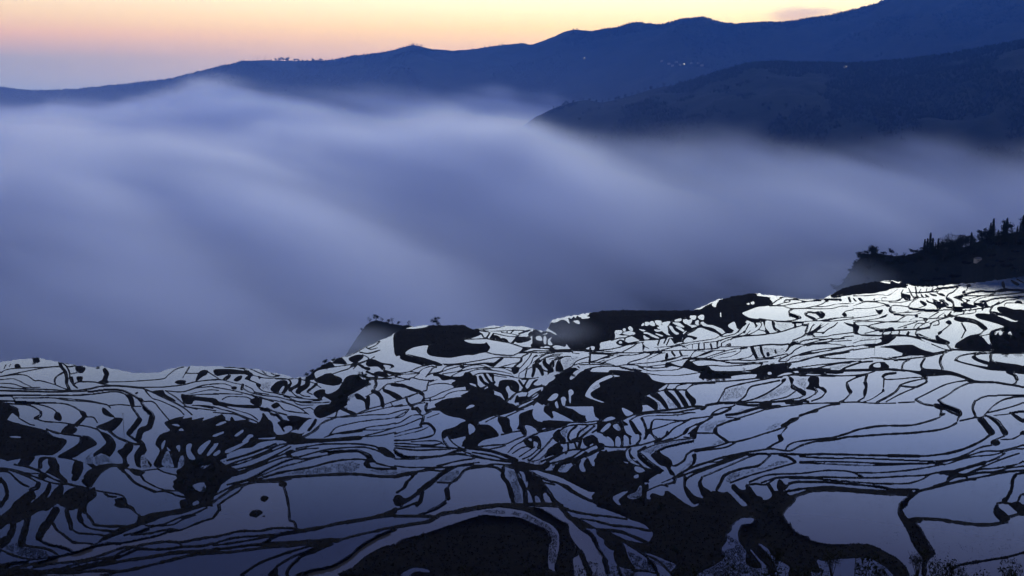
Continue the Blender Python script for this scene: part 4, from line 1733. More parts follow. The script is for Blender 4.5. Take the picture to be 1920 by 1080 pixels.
# behind the skyline the ground falls away into the valley
for i in range(NU):
    j = int(np.argmax(below[:, i]))
    k = np.arange(j, 0, -1)
    if j == 0: continue
    s = (np.arange(1, j + 1) * 5.0)[::-1]
    d0 = dist[j, i]
    Y[:j, i] = d0 + s; X[:j, i] = RX[j, i] * (d0 + s)
    Z[:j, i] = (CZ - drop[j, i]) - s * .62 - 2 * np.minimum(1, s / 8) + value_noise((len(s), 1), 6, i // 40)[:, 0] * np.minimum(2, s * .05)
keep = ~((F[:-1, :-1] > 3) & (F[1:, 1:] > 3) & (F[1:, :-1] > 3) & (F[:-1, 1:] > 3) & below[:-1, :-1] & below[:-1, 1:] & (lab[:-1, :-1] >= 0) & (lab[1:, 1:] >= 0))
verts = np.stack([X, Y, Z], -1).reshape(-1, 3)
hill_side = link('terraced_hillside', mesh_np(verts, grid_faces(NV, NU, keep), False), None, M_earth)
tag(hill_side, kind='structure')

# water: one flat sheet per paddy, running in under its banks
full = lab.copy()
for it in range(3):
    for dj, di in ((0, 1), (0, -1), (1, 0), (-1, 0)):
        sh = np.roll(np.roll(full, dj, 0), di, 1)
        full = np.where((full < 0) & below & (F > -4) & (sh >= 0) & (Z > CZ - pond_drop[np.maximum(sh, 0)] - .01), sh, full)
pond_quads = {}
for j in range(NV):
    row = full[j]
    ch = np.where(np.diff(row) != 0)[0] + 1
    st = np.concatenate([[0], ch]); en = np.concatenate([ch, [NU]])
    for a, b in zip(st, en):
        if row[a] >= 0: pond_quads.setdefault(int(row[a]), []).append((j, a, b))
inframe = (Ug > 0) & (Ug < 1920) & (Vg < 1080) & water
vis = np.bincount(lab[inframe], minlength=nl)
order = sorted(pond_quads, key=lambda i: -vis[i])
def pond_mesh(ids):
    V, Q = [], []
    for i in ids:
        dr = pond_drop[i]
        for (j, a, b) in pond_quads[i]:
            u0 = UU[a] - STEP / 2; u1 = UU[b - 1] + STEP / 2; v0 = VV[j] - STEP / 2; v1 = VV[j] + STEP / 2
            for (u, v) in ((u0, v1), (u1, v1), (u1, v0), (u0, v0)):
                a_, b_ = ray(u, v); d = dr / -b_
                V.append((a_ * d, d, CZ - dr))
            n = len(V); Q.append((n - 4, n - 3, n - 2, n - 1))
    return mesh_np(V, Q)
for k, i in enumerate(order[:300]):
    link('paddy_water', pond_mesh([i]), hill_side, M_mud if (k in (0, 2) or RNG.rand() < .22) else M_water)
if order[300:]:
    tag(link('small_paddy_water', pond_mesh(order[300:]), hill_side, M_water), kind='stuff')

# the slope under the viewpoint, from the lowest terraces in the picture up to the observer
nu_ = 81; us = np.linspace(U0, U1, nu_); jj = NV - 1
rows = []
ie = np.clip(((us - U0) / STEP).astype(int), 0, NU - 1)
for s in np.linspace(1.0, -.35, 40):
    d0 = dist[jj, ie]; h0 = drop[jj, ie]
    t = np.abs(s)
    h = 2.2 + (h0 - 2.2) * (t ** 1.04) + np.where(t < .98, 1.4 * np.sin(us * .02 + s * 9) * t + 6 * t * (1 - t), 0)
    if s < 0: h = 2.2 + 60 * (s * s) + 0 * d0
    rows.append(np.stack([RX[jj, ie] * d0 * max(t, .12), d0 * s + 0 * h, CZ - h + 0 * d0], -1))
slope = np.array(rows)
tag(link('near_slope', mesh_np(slope.reshape(-1, 3), grid_faces(40, nu_)[:, ::-1], True), None, M_earth), kind='structure')

# ---------------------------------------------------------------- valley floor and mountains
g = 20000.0
nx = 60
gx, gy = np.meshgrid(np.linspace(-g, g, nx), np.linspace(-3000, g, nx))
gz = 20 + value_noise(gx.shape, 4, 31) * 15
tag(link('ground', mesh_np(np.stack([gx, gy, gz], -1).reshape(-1, 3), grid_faces(nx, nx)[:, ::-1], True), None, M_valley), kind='structure')

def fbm(shape, cell, seed, octs=5, gain=.5):
    out = np.zeros(shape); a = 1
    for k in range(octs):
        out += a * value_noise(shape, max(1.01, cell), seed + k); cell /= 2; a *= gain
    return out

MOUNT = {}
def mountain(name, prof, Ydist, slope, seed, relief, nu=420, ns=150, length=2600, back=900, umin=-500, umax=2420, rough=1.0):
    """a ridge whose crest stands along prof (photo pixels) at distance Ydist(u); slopes fall towards the viewer and away"""
    p = np.array(prof, float)
    us = np.linspace(umin, umax, nu)
    vs_ = np.interp(us, p[:, 0], p[:, 1]) + RNG.randn(nu) * .35 * rough
    Yd = np.interp(us, [a for a, b in Ydist], [b for a, b in Ydist])
    a, b = ray(us, vs_)
    crest = CZ + b * Yd
    s = np.concatenate([-back * np.linspace(1, .02, 14), length * np.linspace(0, 1, ns) ** 1.35])
    Sg = s[:, None] + 0 * us[None, :]
    nz = fbm(Sg.shape, 44, seed, 6, .56)
    spur = 1 - np.abs(fbm(Sg.shape, 38, seed + 50, 4, .5))          # spurs and gullies
    w_ = np.clip(np.abs(Sg) / 350, 0, 1)
    Yg = Yd[None, :] - Sg
    Xg = a[None, :] * Yg
    fall = np.where(Sg > 0, slope * Sg * (.55 + .45 * np.clip(Sg / 900, 0, 1)), -.5 * Sg)
    Zg = crest[None, :] - fall + w_ * (relief * .6 * nz + relief * (spur - .8)) - .0
    Zg = np.where(Sg == 0, crest[None, :], Zg)
    Zg = np.where((np.abs(Sg) > 0) & (Zg > CZ + (ray(us, vs_ + .7)[1])[None, :] * Yg), CZ + (ray(us, vs_ + .7)[1])[None, :] * Yg - 1.0, Zg)
    Zg = np.maximum(Zg, -60)
    o = link(name, mesh_np(np.stack([Xg, Yg, Zg], -1).reshape(-1, 3), grid_faces(len(s), nu)[:, ::-1], True), None, M_wood if length < 1000 else M_hill)
    tag(o, kind='structure')
    MOUNT[name] = (us, s, Xg, Yg, Zg)
    return o
def on_mount(name, u, s):
    us, ss, Xg, Yg, Zg = MOUNT[name]
    i = int(np.argmin(np.abs(us - u))); j = int(np.argmin(np.abs(ss - s)))
    return Vector((Xg[j, i], Yg[j, i], Zg[j, i]))

mountain('far_mountain', [(-600, 200), (-300, 190), (0, 163), (70, 170), (140, 167), (240, 157), (320, 148), (400, 128), (450, 116), (480, 113), (560, 114), (620, 113), (660, 105),
          (720, 98), (775, 84), (810, 92), (850, 95), (880, 93), (930, 86), (980, 80), (995, 85), (1040, 68), (1060, 58), (1080, 55), (1110, 58), (1160, 50),
          (1190, 41), (1215, 44), (1240, 46), (1280, 36), (1320, 32), (1345, 40), (1380, 46), (1430, 42), (1480, 40), (1560, 28), (1640, 8), (1700, -15),
          (1800, -40), (1920, -70), (2420, -160)], [(-500, 7200), (500, 6900), (1400, 6500), (2400, 6200)], .36, 100, 90, length=3000)
mountain('middle_ridge', [(-600, 900), (700, 520), (840, 390), (900, 318), (950, 262), (1000, 222), (1040, 202), (1080, 190), (1100, 187), (1130, 193), (1180, 180), (1230, 165), (1290, 155),
          (1340, 137), (1400, 120), (1450, 116), (1500, 118), (1600, 120), (1700, 112), (1800, 98), (1920, 76), (2420, 20)],
         [(-500, 4400), (900, 4300), (1400, 4050), (2400, 3700)], .40, 200, 45, length=1700, back=500, umin=600, umax=2420, nu=300)
mountain('wooded_hill', [(1400, 700), (1490, 640), (1535, 590), (1568, 548), (1590, 514), (1606, 490), (1622, 476), (1640, 474), (1670, 479), (1700, 480), (1720, 472), (1740, 466), (1760, 466), (1800, 468), (1850, 446), (1920, 432), (2100, 415), (2420, 400)],
         [(1400, 1800), (2400, 1650)], .34, 400, 6, length=420, back=500, umin=1400, umax=2420, nu=200, ns=70, rough=2.0)
mountain('misty_knoll', [(560, 760), (610, 712), (648, 666), (670, 632), (688, 607), (705, 600), (722, 604), (745, 609), (775, 611), (830, 670), (900, 720)],
         [(500, 1285), (900, 1285)], .4, 500, 2, length=160, back=220, umin=560, umax=900, nu=90, ns=40, rough=1.6)

# ---------------------------------------------------------------- trees, shrubs, poles, houses
def box_mesh(x0, x1, y0, y1, z0, z1):
    v = [(x, y, z) for x in (x0, x1) for y in (y0, y1) for z in (z0, z1)]
    f = [(0, 1, 3, 2), (4, 6, 7, 5), (0, 4, 5, 1), (2, 3, 7, 6), (0, 2, 6, 4), (1, 5, 7, 3)]
    me = bpy.data.meshes.new('m'); me.from_pydata(v, [], f); me.update(); return me
def tube(V, Fc, p, q, r0, r1, k=5):
    p = np.asarray(p, float); q = np.asarray(q, float); d = q - p; d = d / (np.linalg.norm(d) + 1e-9)
    a = np.cross(d, (0, 0, 1) if abs(d[2]) < .9 else (1, 0, 0)); a /= np.linalg.norm(a); b = np.cross(d, a)
    n = len(V)
    for c, r in ((p, r0), (q, r1)):
        for i in range(k):
            t = 2 * math.pi * i / k; V.append(c + a * r * math.cos(t) + b * r * math.sin(t))
    for i in range(k):
        j = (i + 1) % k; Fc.append((n + i, n + j, n + k + j, n + k + i))

def leaf(V, Fc, c, size, rs):
    d = rs.randn(3); d /= np.linalg.norm(d); e = np.cross(d, rs.randn(3)); e /= np.linalg.norm(e)
    n = len(V); V += [c - d * size, c + e * size * .42, c + d * size, c - e * size * .42]; Fc.append((n, n + 1, n + 2, n + 3))

def mesh_of(V, Fc):
    return mesh_np(np.array(V), np.array(Fc))

def tree_meshes(kind, seed, h):
    rs = np.random.RandomState(seed); TV, TF, CV, CF = [], [], [], []
    if kind == 'conifer':
        tube(TV, TF, (0, 0, -.5), (0, 0, h * .55), h * .022, h * .012); tube(TV, TF, (0, 0, h * .55), (0, 0, h), h * .012, h * .003)
        z = h * .14
        while z < h * .98:
            R = h * .19 * (1 - z / h) ** .8 * (.7 + .5 * rs.rand()) + .15
            nb = 7
            for i in range(nb):
                a = 2 * math.pi * (i + rs.rand() * .8) / nb; L = R * (.6 + .6 * rs.rand())
                e = np.array((math.cos(a) * L, math.sin(a) * L, z - L * .25))
                for k in range(4):
                    t = (k + 1) / 4; leaf(CV, CF, np.array((0, 0, z)) * (1 - t) + e * t + rs.randn(3) * .1, h * .052 * (1.35 - .6 * t), rs)
            z += h * .042
    else:
        lean = {'windswept': (-.38, 0), 'broadleaf': (rs.randn() * .05, rs.randn() * .05), 'bare': (rs.randn() * .04, 0)}[kind]
        top = np.array((lean[0] * h, lean[1] * h, h * .55))
        mid = top * .5 + (rs.randn() * .02 * h, 0, 0)
        tube(TV, TF, (0, 0, -.5), mid, h * .03, h * .022); tube(TV, TF, mid, top, h * .022, h * .013)
        nl = {'broadleaf': 13, 'bare': 15, 'windswept': 11}[kind]
        for i in range(nl):
            t = .16 + .84 * rs.rand(); st = top * t if t > .5 else mid * t * 2
            a = 2 * math.pi * rs.rand(); up = -.02 + .45 * rs.rand()
            L = h * (.13 + .22 * rs.rand())
            e = st + np.array((math.cos(a) * L + lean[0] * h * .35, math.sin(a) * L, up * h + .04 * h))
            e[2] = min(e[2], h * (.93 + .07 * rs.rand()))
            tube(TV, TF, st, e, h * .010, h * .003, 4)
            nlf = {'broadleaf': 64, 'bare': 34, 'windswept': 56}[kind]
            cr = h * (.10 + .07 * rs.rand())
            for k in range(nlf):
                o = rs.randn(3) * cr * (.62, .62, .45)
                leaf(CV, CF, e + o, h * (.022 if kind == 'bare' else .042) * (.7 + .8 * rs.rand()), rs)
            for k in range(5):
                tube(TV, TF, e * .8 + st * .2, e + rs.randn(3) * cr * .9, h * .004, h * .0015, 3)
    return mesh_of(TV, TF), mesh_of(CV, CF)

PROTO = {}
for kd, sds in (('broadleaf', (1, 2, 3)), ('bare', (4, 5)), ('conifer', (6, 7)), ('windswept', (8,))):
    for s_ in sds:
        a_, b_ = tree_meshes(kd, s_, 10.0); a_.materials.append(M_bark); b_.materials.append(M_leaf); a_.name = 'trunk'; b_.name = 'crown'
        PROTO.setdefault(kd, []).append((a_, b_))
NAME = {'broadleaf': 'broadleaf_tree', 'bare': 'bare_tree', 'conifer': 'conifer_tree', 'windswept': 'windswept_tree'}
def tree(kind, loc, h, label, group=None, wide=1.0):
    a_, b_ = PROTO[kind][RNG.randint(len(PROTO[kind]))]
    r = bpy.data.objects.new(NAME[kind], None); COL.objects.link(r); r.empty_display_size = .5
    r.location = loc; k = h / 10; r.scale = (k * wide, k * wide, k)
    r.rotation_euler = (0, 0, 0 if kind == 'windswept' else RNG.rand() * 6.28)
    link('trunk', a_, r); link('crown', b_, r)
    return tag(r, label, 'tree', group)

def column(name, u, v):
    """the place on a mountain that shows at photo pixel u, v"""
    us, ss, Xg, Yg, Zg = MOUNT[name]
    i = int(np.argmin(np.abs(us - u))); best = None
    for j in range(len(ss)):
        if ss[j] < 0: continue
        t = (Zg[j, i] - CZ) / Yg[j, i]
        y = (t * CP + SP) / (CP - t * SP); vv = 540 - y * FPX
        if best is None or abs(vv - v) < best[0]: best = (abs(vv - v), j)
    j = best[1]; return Vector((Xg[j, i], Yg[j, i], Zg[j, i]))
def on_terrace(u, v):
    j = int(round((v - V0) / STEP)); i = int(round((u - U0) / STEP)); return Vector((X[j, i], Y[j, i], Z[j, i]))

KINDW = {'conifer': 'dark pointed conifer', 'broadleaf': 'dark round-crowned tree', 'bare': 'thin leafless tree'}
ORD = 'first second third fourth fifth sixth seventh eighth ninth tenth eleventh twelfth thirteenth fourteenth fifteenth sixteenth seventeenth eighteenth nineteenth twentieth'.split()
def ordinal(k): return ORD[k] if k < 20 else 'twenty-' + ORD[k - 20]
def hill_tree(u, s, h, kind, where, grp):
    tree(kind, on_mount('wooded_hill', u, s) - Vector((0, 0, .5)), h, KINDW[kind] + ' ' + where, grp, .9 if kind == 'conifer' else 1.0)
WHERE = ('at the fog-side tip of the hill', 'on the low saddle of the hill crest', 'in the spire cluster on the hill crest', 'in the clump right of the tall spires', 'on the rising crest of the hill', 'on the high crest of the wooded hill')
for q_, (u0, u1, n, h0, h1, kinds) in enumerate(((1600, 1650, 10, 8, 13, ('broadleaf', 'bare', 'broadleaf')), (1650, 1728, 14, 4, 9, ('broadleaf', 'bare')), (1732, 1764, 9, 13, 24, ('conifer', 'broadleaf', 'conifer')),
                               (1762, 1812, 12, 14, 24, ('broadleaf', 'broadleaf', 'bare')), (1812, 1860, 16, 10, 18, ('bare', 'broadleaf', 'conifer')), (1855, 2100, 60, 13, 24, ('conifer', 'bare', 'conifer', 'broadleaf')))):
    for k in range(n):
        hill_tree(u0 + (u1 - u0) * (k + RNG.rand()) / n, RNG.rand() ** 1.5 * 70 - 8, 1.25 * (h0 + (h1 - h0) * RNG.rand()), kinds[RNG.randint(len(kinds))], WHERE[q_] + (', ' + ordinal(k) + ' from left' if n < 20 else ''), 'trees ' + WHERE[q_])
for k in range(70):
    hill_tree(1600 + 420 * RNG.rand(), 12 + 240 * RNG.rand(), 4 + 7 * RNG.rand(), ('broadleaf', 'bare')[RNG.randint(2)], 'scattered on the dark face of the wooded hill', 'trees scattered on the hill face')
for k in range(70):
    tree('broadleaf', on_mount('wooded_hill', 1548 + 470 * ((k + RNG.rand()) / 70) ** 1.15, RNG.rand() * 50 - 6) - Vector((0, 0, 1)), 5 + 6 * RNG.rand(), 'low dark bush in the undergrowth beneath the hill woods', 'undergrowth on the misty hill', 1.9)
for k in range(8):
    tree(('broadleaf', 'bare')[k % 2], on_mount('misty_knoll', 676 + 95 * (k + RNG.rand() * .6) / 8, 4 * RNG.rand()) - Vector((0, 0, .4)), 4 + 4 * RNG.rand(), 'small dark tree on the fog-veiled knoll above the left terraces', 'trees on the foggy knoll')
for k in range(26):
    u = 1034 + 290 * ((k + RNG.rand() * .8) / 26) ** 1.1
    tree(('broadleaf', 'bare')[RNG.randint(2)], on_mount('middle_ridge', u, 18 * RNG.rand()) - Vector((0, 0, .6)), 10 + 9 * RNG.rand(), 'small blue-black tree along the crest of the nearer dark ridge', 'trees along the nearer ridge')
for k in range(40):
    u = 1060 + 800 * RNG.rand(); s_ = 60 + 500 * RNG.rand()
    tree(('broadleaf', 'bare')[RNG.randint(2)], on_mount('middle_ridge', u, s_) - Vector((0, 0, .6)), 8 + 8 * RNG.rand(), 'faint dark tree on the slope of the nearer ridge', 'trees on the nearer slope')
for k, (u, h) in enumerate(((518, 18), (523, 24), (529, 26), (536, 22), (541, 25), (552, 19), (558, 20), (566, 12), (590, 17), (598, 19))):
    tree('broadleaf', on_mount('far_mountain', u, 4) - Vector((0, 0, .6)), h, 'tiny tree on the crest of the far left ridge, ' + ordinal(k) + ' from the left', 'trees on the far left crest', 1.25)
for k, (u, h) in enumerate(((771, 18), (777, 19), (783, 17), (789, 18))):
    tree('bare', on_mount('far_mountain', u, 4) - Vector((0, 0, .6)), h, 'tiny spindly tree on the pointed far hilltop, ' + ordinal(k) + ' from the left', 'trees on the pointed hilltop', 1.1)
for u in (345, 352, 366, 645, 652, 884, 940, 1072, 1082, 1478, 1580):
    tree('broadleaf', on_mount('far_mountain', u, 4) - Vector((0, 0, .6)), 9 + 6 * RNG.rand(), 'lone tiny tree on the skyline of the far ridge', 'lone trees on the far skyline', 1.2)
tree('windswept', on_terrace(824, 613), 11.5, 'leaning windswept tree alone on top of the dark grassy mound', None, 1.15)
def clump(pts, lab_, grp):
    for k, (u, v, h) in enumerate(sorted(pts)):
        tree(('broadleaf', 'broadleaf', 'bare')[RNG.randint(3)], on_terrace(u, v) - Vector((0, 0, .3)), h, lab_ + ', ' + ordinal(k) + ' from the left', grp, 1.35)
clump([(1818, 648, 6), (1832, 640, 7), (1842, 652, 6), (1862, 640, 9), (1872, 652, 8), (1880, 628, 10), (1892, 645, 10), (1902, 622, 10), (1908, 652, 9), (1916, 636, 11), (1868, 656, 6), (1887, 657, 7), (1930, 645, 10)],
      'dark bushy tree in the grove at the right edge', 'trees in the right-hand grove')
clump([(637, 752, 5), (648, 742, 6), (656, 732, 7), (664, 722, 7), (672, 712, 7), (682, 712, 6), (690, 716, 5), (628, 762, 5), (645, 760, 5)],
      'dark bushy tree in the thicket of the left-hand gully', 'trees in the left gully')
clump([(352, 886, 4), (364, 876, 5), (376, 872, 5), (388, 878, 5), (398, 888, 4), (344, 900, 4), (358, 920, 4), (384, 925, 4), (340, 912, 4), (396, 908, 4)],
      'low dark tree ringing the small pool at left', 'trees round the small pool')
clump([(1318, 698, 4), (1330, 704, 5), (1345, 708, 4), (1356, 706, 4), (1432, 692, 4), (1448, 688, 4), (1395, 694, 3), (1052, 702, 4), (1074, 699, 4)],
      'small dark bush between the middle paddies', 'bushes between the middle paddies')
clump([(65, 676, 3.5), (72, 675, 3), (183, 689, 3), (590, 690, 5), (600, 688, 5), (608, 684, 5), (625, 678, 4), (585, 700, 4), (575, 706, 4)],
      'small dark bush on the left skyline of the terraces', 'bushes on the left skyline')
clump([(1000, 868, 3), (1012, 872, 3.5), (1026, 872, 3), (992, 866, 2.5), (1040, 876, 3), (1290, 1000, 4), (1240, 960, 4), (1200, 940, 4), (1180, 870, 3), (1160, 850, 3), (1330, 950, 4), (1270, 1040, 4), (1440, 960, 4), (1160, 800, 3), (1146, 870, 3)],
      'low bush in the black near gully', 'bushes in the near gully')

# poles standing in the paddies
def pole(u, v, h, label):
    b = on_terrace(u, v); V, Fc = [], []
    r = bpy.data.objects.new('utility_pole', None); COL.objects.link(r); r.location = b - Vector((0, 0, .3))
    tube(V, Fc, (0, 0, 0), (0, 0, h), .20, .13, 8); link('shaft', mesh_of(V, Fc), r, M_bark)
    V, Fc = [], []; tube(V, Fc, (-.8, 0, h - .5), (.8, 0, h - .5), .07, .07, 6); link('crossarm', mesh_of(V, Fc), r, M_bark)
    for x in (-.65, .65):
        V, Fc = [], []; tube(V, Fc, (x, 0, h - .45), (x, 0, h - .15), .06, .04, 6); link('insulator', mesh_of(V, Fc), r, M_bark)
    tag(r, label, 'pole', 'poles in the paddies')
pole(231, 797, 11, 'thin dark pole standing in a paddy on the left slope')
pole(1213, 686, 10, 'thin dark pole beside the crescent terraces in the middle')
pole(1640, 650, 9, 'thin dark pole in a right-hand paddy below the grove')
pole(1106, 672, 9, 'thin dark pole behind the middle terraces')
def mast(u, h, label):
    b = on_mount('far_mountain', u, 4); r = bpy.data.objects.new('radio_mast', None); COL.objects.link(r); r.location = b
    V, Fc = [], []
    for sx, sy in ((-1, -1), (1, -1), (1, 1), (-1, 1)): tube(V, Fc, (sx * 2.0, sy * 2.0, -2), (sx * .4, sy * .4, h), .35, .25, 5)
    for k in range(7): tube(V, Fc, (-2 + .22 * k, -2 + .22 * k, h * k / 8), (2 - .22 * k, 2 - .22 * k, h * (k + 1) / 8), .2, .2, 4)
    link('lattice', mesh_of(V, Fc), r, M_bark); V, Fc = [], []; tube(V, Fc, (0, 0, h), (0, 0, h * 1.25), .25, .1, 6); link('aerial', mesh_of(V, Fc), r, M_bark)
    tag(r, label, 'mast', 'masts on the far ridge')
mast(481, 36, 'taller thin mast on the far left ridge'); mast(497, 28, 'shorter thin mast beside the tree clump on the far ridge')

def tufts(points, h0, h1, w0, blades, seed, flat=.0):
    rs = np.random.RandomState(seed); n = len(points); P = np.repeat(points, blades, 0); m = len(P)
    a = rs.rand(m) * 6.283; h = h0 + (h1 - h0) * rs.rand(m); ln = rs.randn(m, 2) * .35 * h[:, None]
    wd = w0 * (.6 + .8 * rs.rand(m)); o = rs.randn(m, 2) * w0 * .9
    P = P + np.concatenate([o, np.zeros((m, 1))], 1)
    d = np.stack([np.cos(a) * wd, np.sin(a) * wd, np.zeros(m)], 1)
    A = P - d - (0, 0, .15); B = P + d - (0, 0, .15); T = P + np.concatenate([ln, h[:, None]], 1)
    V = np.stack([A, B, T], 1).reshape(-1, 3)
    return mesh_np(V, np.arange(m * 3).reshape(-1, 3))
def forest(name, n, smax, h0, h1, w0, seed):
    us, ss, Xg, Yg, Zg = MOUNT[name]; r_ = np.random.RandomState(seed); gr = fbm(Xg.shape, 24, seed, 4)
    j, i = np.where((ss[:, None] >= -30) & (ss[:, None] < smax) & (gr > -.1 + .0 * ss[:, None]) & (Zg > 150)); k = r_.randint(0, len(j), n); j = j[k]; i = i[k]
    j2 = np.minimum(j + 1, len(ss) - 1); i2 = np.minimum(i + 1, len(us) - 1); a = r_.rand(n); b = r_.rand(n)
    def L(G): return (G[j, i] * (1 - b) + G[j, i2] * b) * (1 - a) + (G[j2, i] * (1 - b) + G[j2, i2] * b) * a
    pts = np.stack([L(Xg), L(Yg), L(Zg) - .5], 1)
    tag(link('forest', tufts(pts, h0, h1, w0, 2, seed), None, M_leaf), kind='stuff')
forest('far_mountain', 16000, 900, 5, 13, 4.0, 61)
forest('middle_ridge', 22000, 900, 5, 13, 3.2, 62)
# houses with a lamp on, far up the slopes
M_wall = mat('plaster_wall', (.22, .21, .2), .9, .1, (.30, .29, .27), .02, 1.5)
M_roof = mat('grey_roof', (.06, .06, .065), .8, .2, (.09, .09, .095), .05, 2)
M_lamp = bpy.data.materials.new('lamp_light'); M_lamp.use_nodes = True
pb = M_lamp.node_tree.nodes['Principled BSDF']; pb.inputs['Emission Color'].default_value = (1, .78, .42, 1); pb.inputs['Emission Strength'].default_value = 14
def house(loc, w_, label, lit=1.0, group='houses on the mountain side'):
    r = bpy.data.objects.new('house', None); COL.objects.link(r); r.location = loc; r.rotation_euler = (0, 0, RNG.rand() * .8 - .4)
    h = w_ * .5; d = w_ * .7
    link('wall', box_mesh(-w_ / 2, w_ / 2, -d / 2, d / 2, -2, h), r, M_wall)
    V = [(-w_ * .56, -d * .6, h + .01), (w_ * .56, -d * .6, h + .01), (w_ * .56, d * .6, h + .01), (-w_ * .56, d * .6, h + .01), (-w_ * .56, 0, h + w_ * .25), (w_ * .56, 0, h + w_ * .25)]
    me = bpy.data.meshes.new('roof'); me.from_pydata(V, [], [(0, 1, 5, 4), (2, 3, 4, 5), (0, 4, 3), (1, 2, 5), (0, 3, 2, 1)]); me.update(); link('roof', me, r, M_roof)
    link('window', box_mesh(-w_ * .3, -w_ * .12, -d / 2 - .06, -d / 2 + .1, h * .35, h * .75), r, M_roof)
    link('door', box_mesh(w_ * .1, w_ * .2, -d / 2 - .06, -d / 2 + .1, -.5, h * .65), r, M_roof)
    if lit: link('lamp', box_mesh(-lit, lit, -d / 2 - 1.2, -d / 2 - .1, h * .8, h * .8 + lit * 1.6), r, M_lamp)
    tag(r, label, 'house', group)
house(column('far_mountain', 1097, 112), 12, 'lone house with a yellow lamp high on the far mountain, left of the village', 1.0)
house(column('far_mountain', 1284, 123), 13, 'brightest lamp-lit house at the edge of the mountain village', 1.1)
house(column('middle_ridge', 1588, 128), 12, 'lamp-lit house on the dark right-hand mountain', .7)
house(column('far_mountain', 645, 206), 12, 'house with a lamp glowing through the fog', 1.9)
for u, v in ((1240, 117), (1256, 121), (1268, 118), (1275, 122), (1300, 119), (1311, 121), (1322, 124), (1264, 126)):
    house(column('far_mountain', u, v), 11 + 3 * RNG.rand(), 'pale unlit house in the village on the far mountain', 0, 'village on the far mountain')
house(column('wooded_hill', 1838, 290 + 200), 9, 'small house on the wooded hill', 0, 'farm houses on the wooded hill')

# small paddies on the wooded hill
for u, v, a_, b_ in ((1811, 466, 9, 5), (1838, 464, 15, 4), (1876, 456, 7, 4), (1822, 491, 8, 4), (1861, 496, 6, 4), (1880, 487, 7, 4), (1893, 498, 7, 4), (1912, 501, 6, 4), (1862, 478, 5, 3), (1900, 484, 6, 3), (1745, 524, 8, 4), (1762, 521, 8, 4), (1800, 517, 12, 4), (1918, 454, 6, 3), (1905, 470, 5, 3)):
    c = column('wooded_hill', u, v); V = []; n = 14
    for rr, zz in ((1.25, -2.2), (1.12, 1.0), (1.0, 1.0)):
        for i in range(n):
            t = 2 * math.pi * i / n; k = 1 + .18 * math.sin(3 * t + u) ; V.append((c.x + a_ * rr * k * math.cos(t), c.y + b_ * 1.7 * rr * k * math.sin(t), c.z + zz))
    Fq = [(r_ * n + i, r_ * n + (i + 1) % n, (r_ + 1) * n + (i + 1) % n, (r_ + 1) * n + i) for r_ in (0, 1) for i in range(n)]
    rim = tag(link('hill_paddy', mesh_np(np.array(V), np.array(Fq)), None, M_earth), kind='structure')
    me = bpy.data.meshes.new('water'); me.from_pydata([(x, y, z - .25) for x, y, z in V[n:2 * n]], [], [tuple(range(n))]); me.update(); link('water', me, rim, M_water)

# rice stubble and clods standing in the water, grass along the banks
wz = np.where(water, CZ - pond_drop[np.maximum(lab, 0)], 0)
def water_points(mask, n, rs):
    j, i = np.where(mask)
    if len(j) == 0: return np.zeros((0, 3))
    k = rs.randint(0, len(j), n); j = j[k]; i = i[k]
    u = UU[i] + (rs.rand(n) - .5) * STEP; v = VV[j] + (rs.rand(n) - .5) * STEP
    a, b = ray(u, v); dr = CZ - wz[j, i]; d = dr / -b
    return np.stack([a * d, d, wz[j, i]], 1)
rs = np.random.RandomState(5)
near = (Vg > 500)
pn = value_noise(F.shape, 32, 77) + .6 * value_noise(F.shape, 11, 78)
pc = value_noise(F.shape, 6, 79) + .8 * value_noise(F.shape, 3, 80) + .7 * pn
sm = (SPK < 0) & water & (F > .6) & (pc > -.6)
tag(link('rice_stubble', tufts(water_points(sm, 22000, rs), .12, .4, .18, 2, 6), None, M_grass), kind='stuff')
tag(link('floating_weed', tufts(water_points(water & (Vg > 780) & (pn > .15) & (F > 1), 6500, rs), .06, .2, .30, 2, 7), None, M_grass), kind='stuff')
bk = (F < -.1) & (F > -4.5) & below & (Vg < 1150)
bk &= (dist < 820)
j, i = np.where(bk); k = rs.permutation(len(j))[:42000]; pts = np.stack([X[j[k], i[k]], Y[j[k], i[k]], Z[j[k], i[k]]], 1)
tag(link('bank_grass', tufts(pts, .2, .65, .14, 3, 8), None, M_grass), kind='stuff')
bk = (F < -4.5) & below
j, i = np.where(bk); k = rs.permutation(len(j))[:5000]; pts = np.stack([X[j[k], i[k]], Y[j[k], i[k]], Z[j[k], i[k]]], 1)
tag(link('rough_grass', tufts(pts, .3, .9, .3, 4, 9), None, M_grass), kind='stuff')

# bushes on the near slope that reach up into the bottom of the picture
def shrub_mesh(seed):
    rs = np.random.RandomState(seed); SV, SF, LV, LF = [], [], [], []
    for i in range(9):
        a = rs.rand() * 6.28; sp = .10 + .34 * rs.rand(); e = np.array((math.cos(a) * sp, math.sin(a) * sp, .62 + .38 * rs.rand())); m_ = e * .5 + (0, 0, .08)
        tube(SV, SF, (0, 0, -.1), m_, .014, .010, 5); tube(SV, SF, m_, e, .010, .004, 5)
        for q in range(9):
            t = .35 + .65 * rs.rand(); b = m_ + (e - m_) * max(0, (t - .5) * 2); f = b + rs.randn(3) * (.09, .09, .06) + (0, 0, .04)
            tube(SV, SF, b, f, .004, .0015, 3)
            for k in range(12): leaf(LV, LF, f + rs.randn(3) * .035, .024 * (.6 + .8 * rs.rand()), rs)
    return mesh_of(SV, SF), mesh_of(LV, LF)
SH = []
for s_ in (21, 22, 23):
    a_, b_ = shrub_mesh(s_); a_.name = 'stems'; b_.name = 'foliage'; a_.materials.append(M_bark); b_.materials.append(M_leaf); SH.append((a_, b_))
SL = slope.reshape(-1, 3)
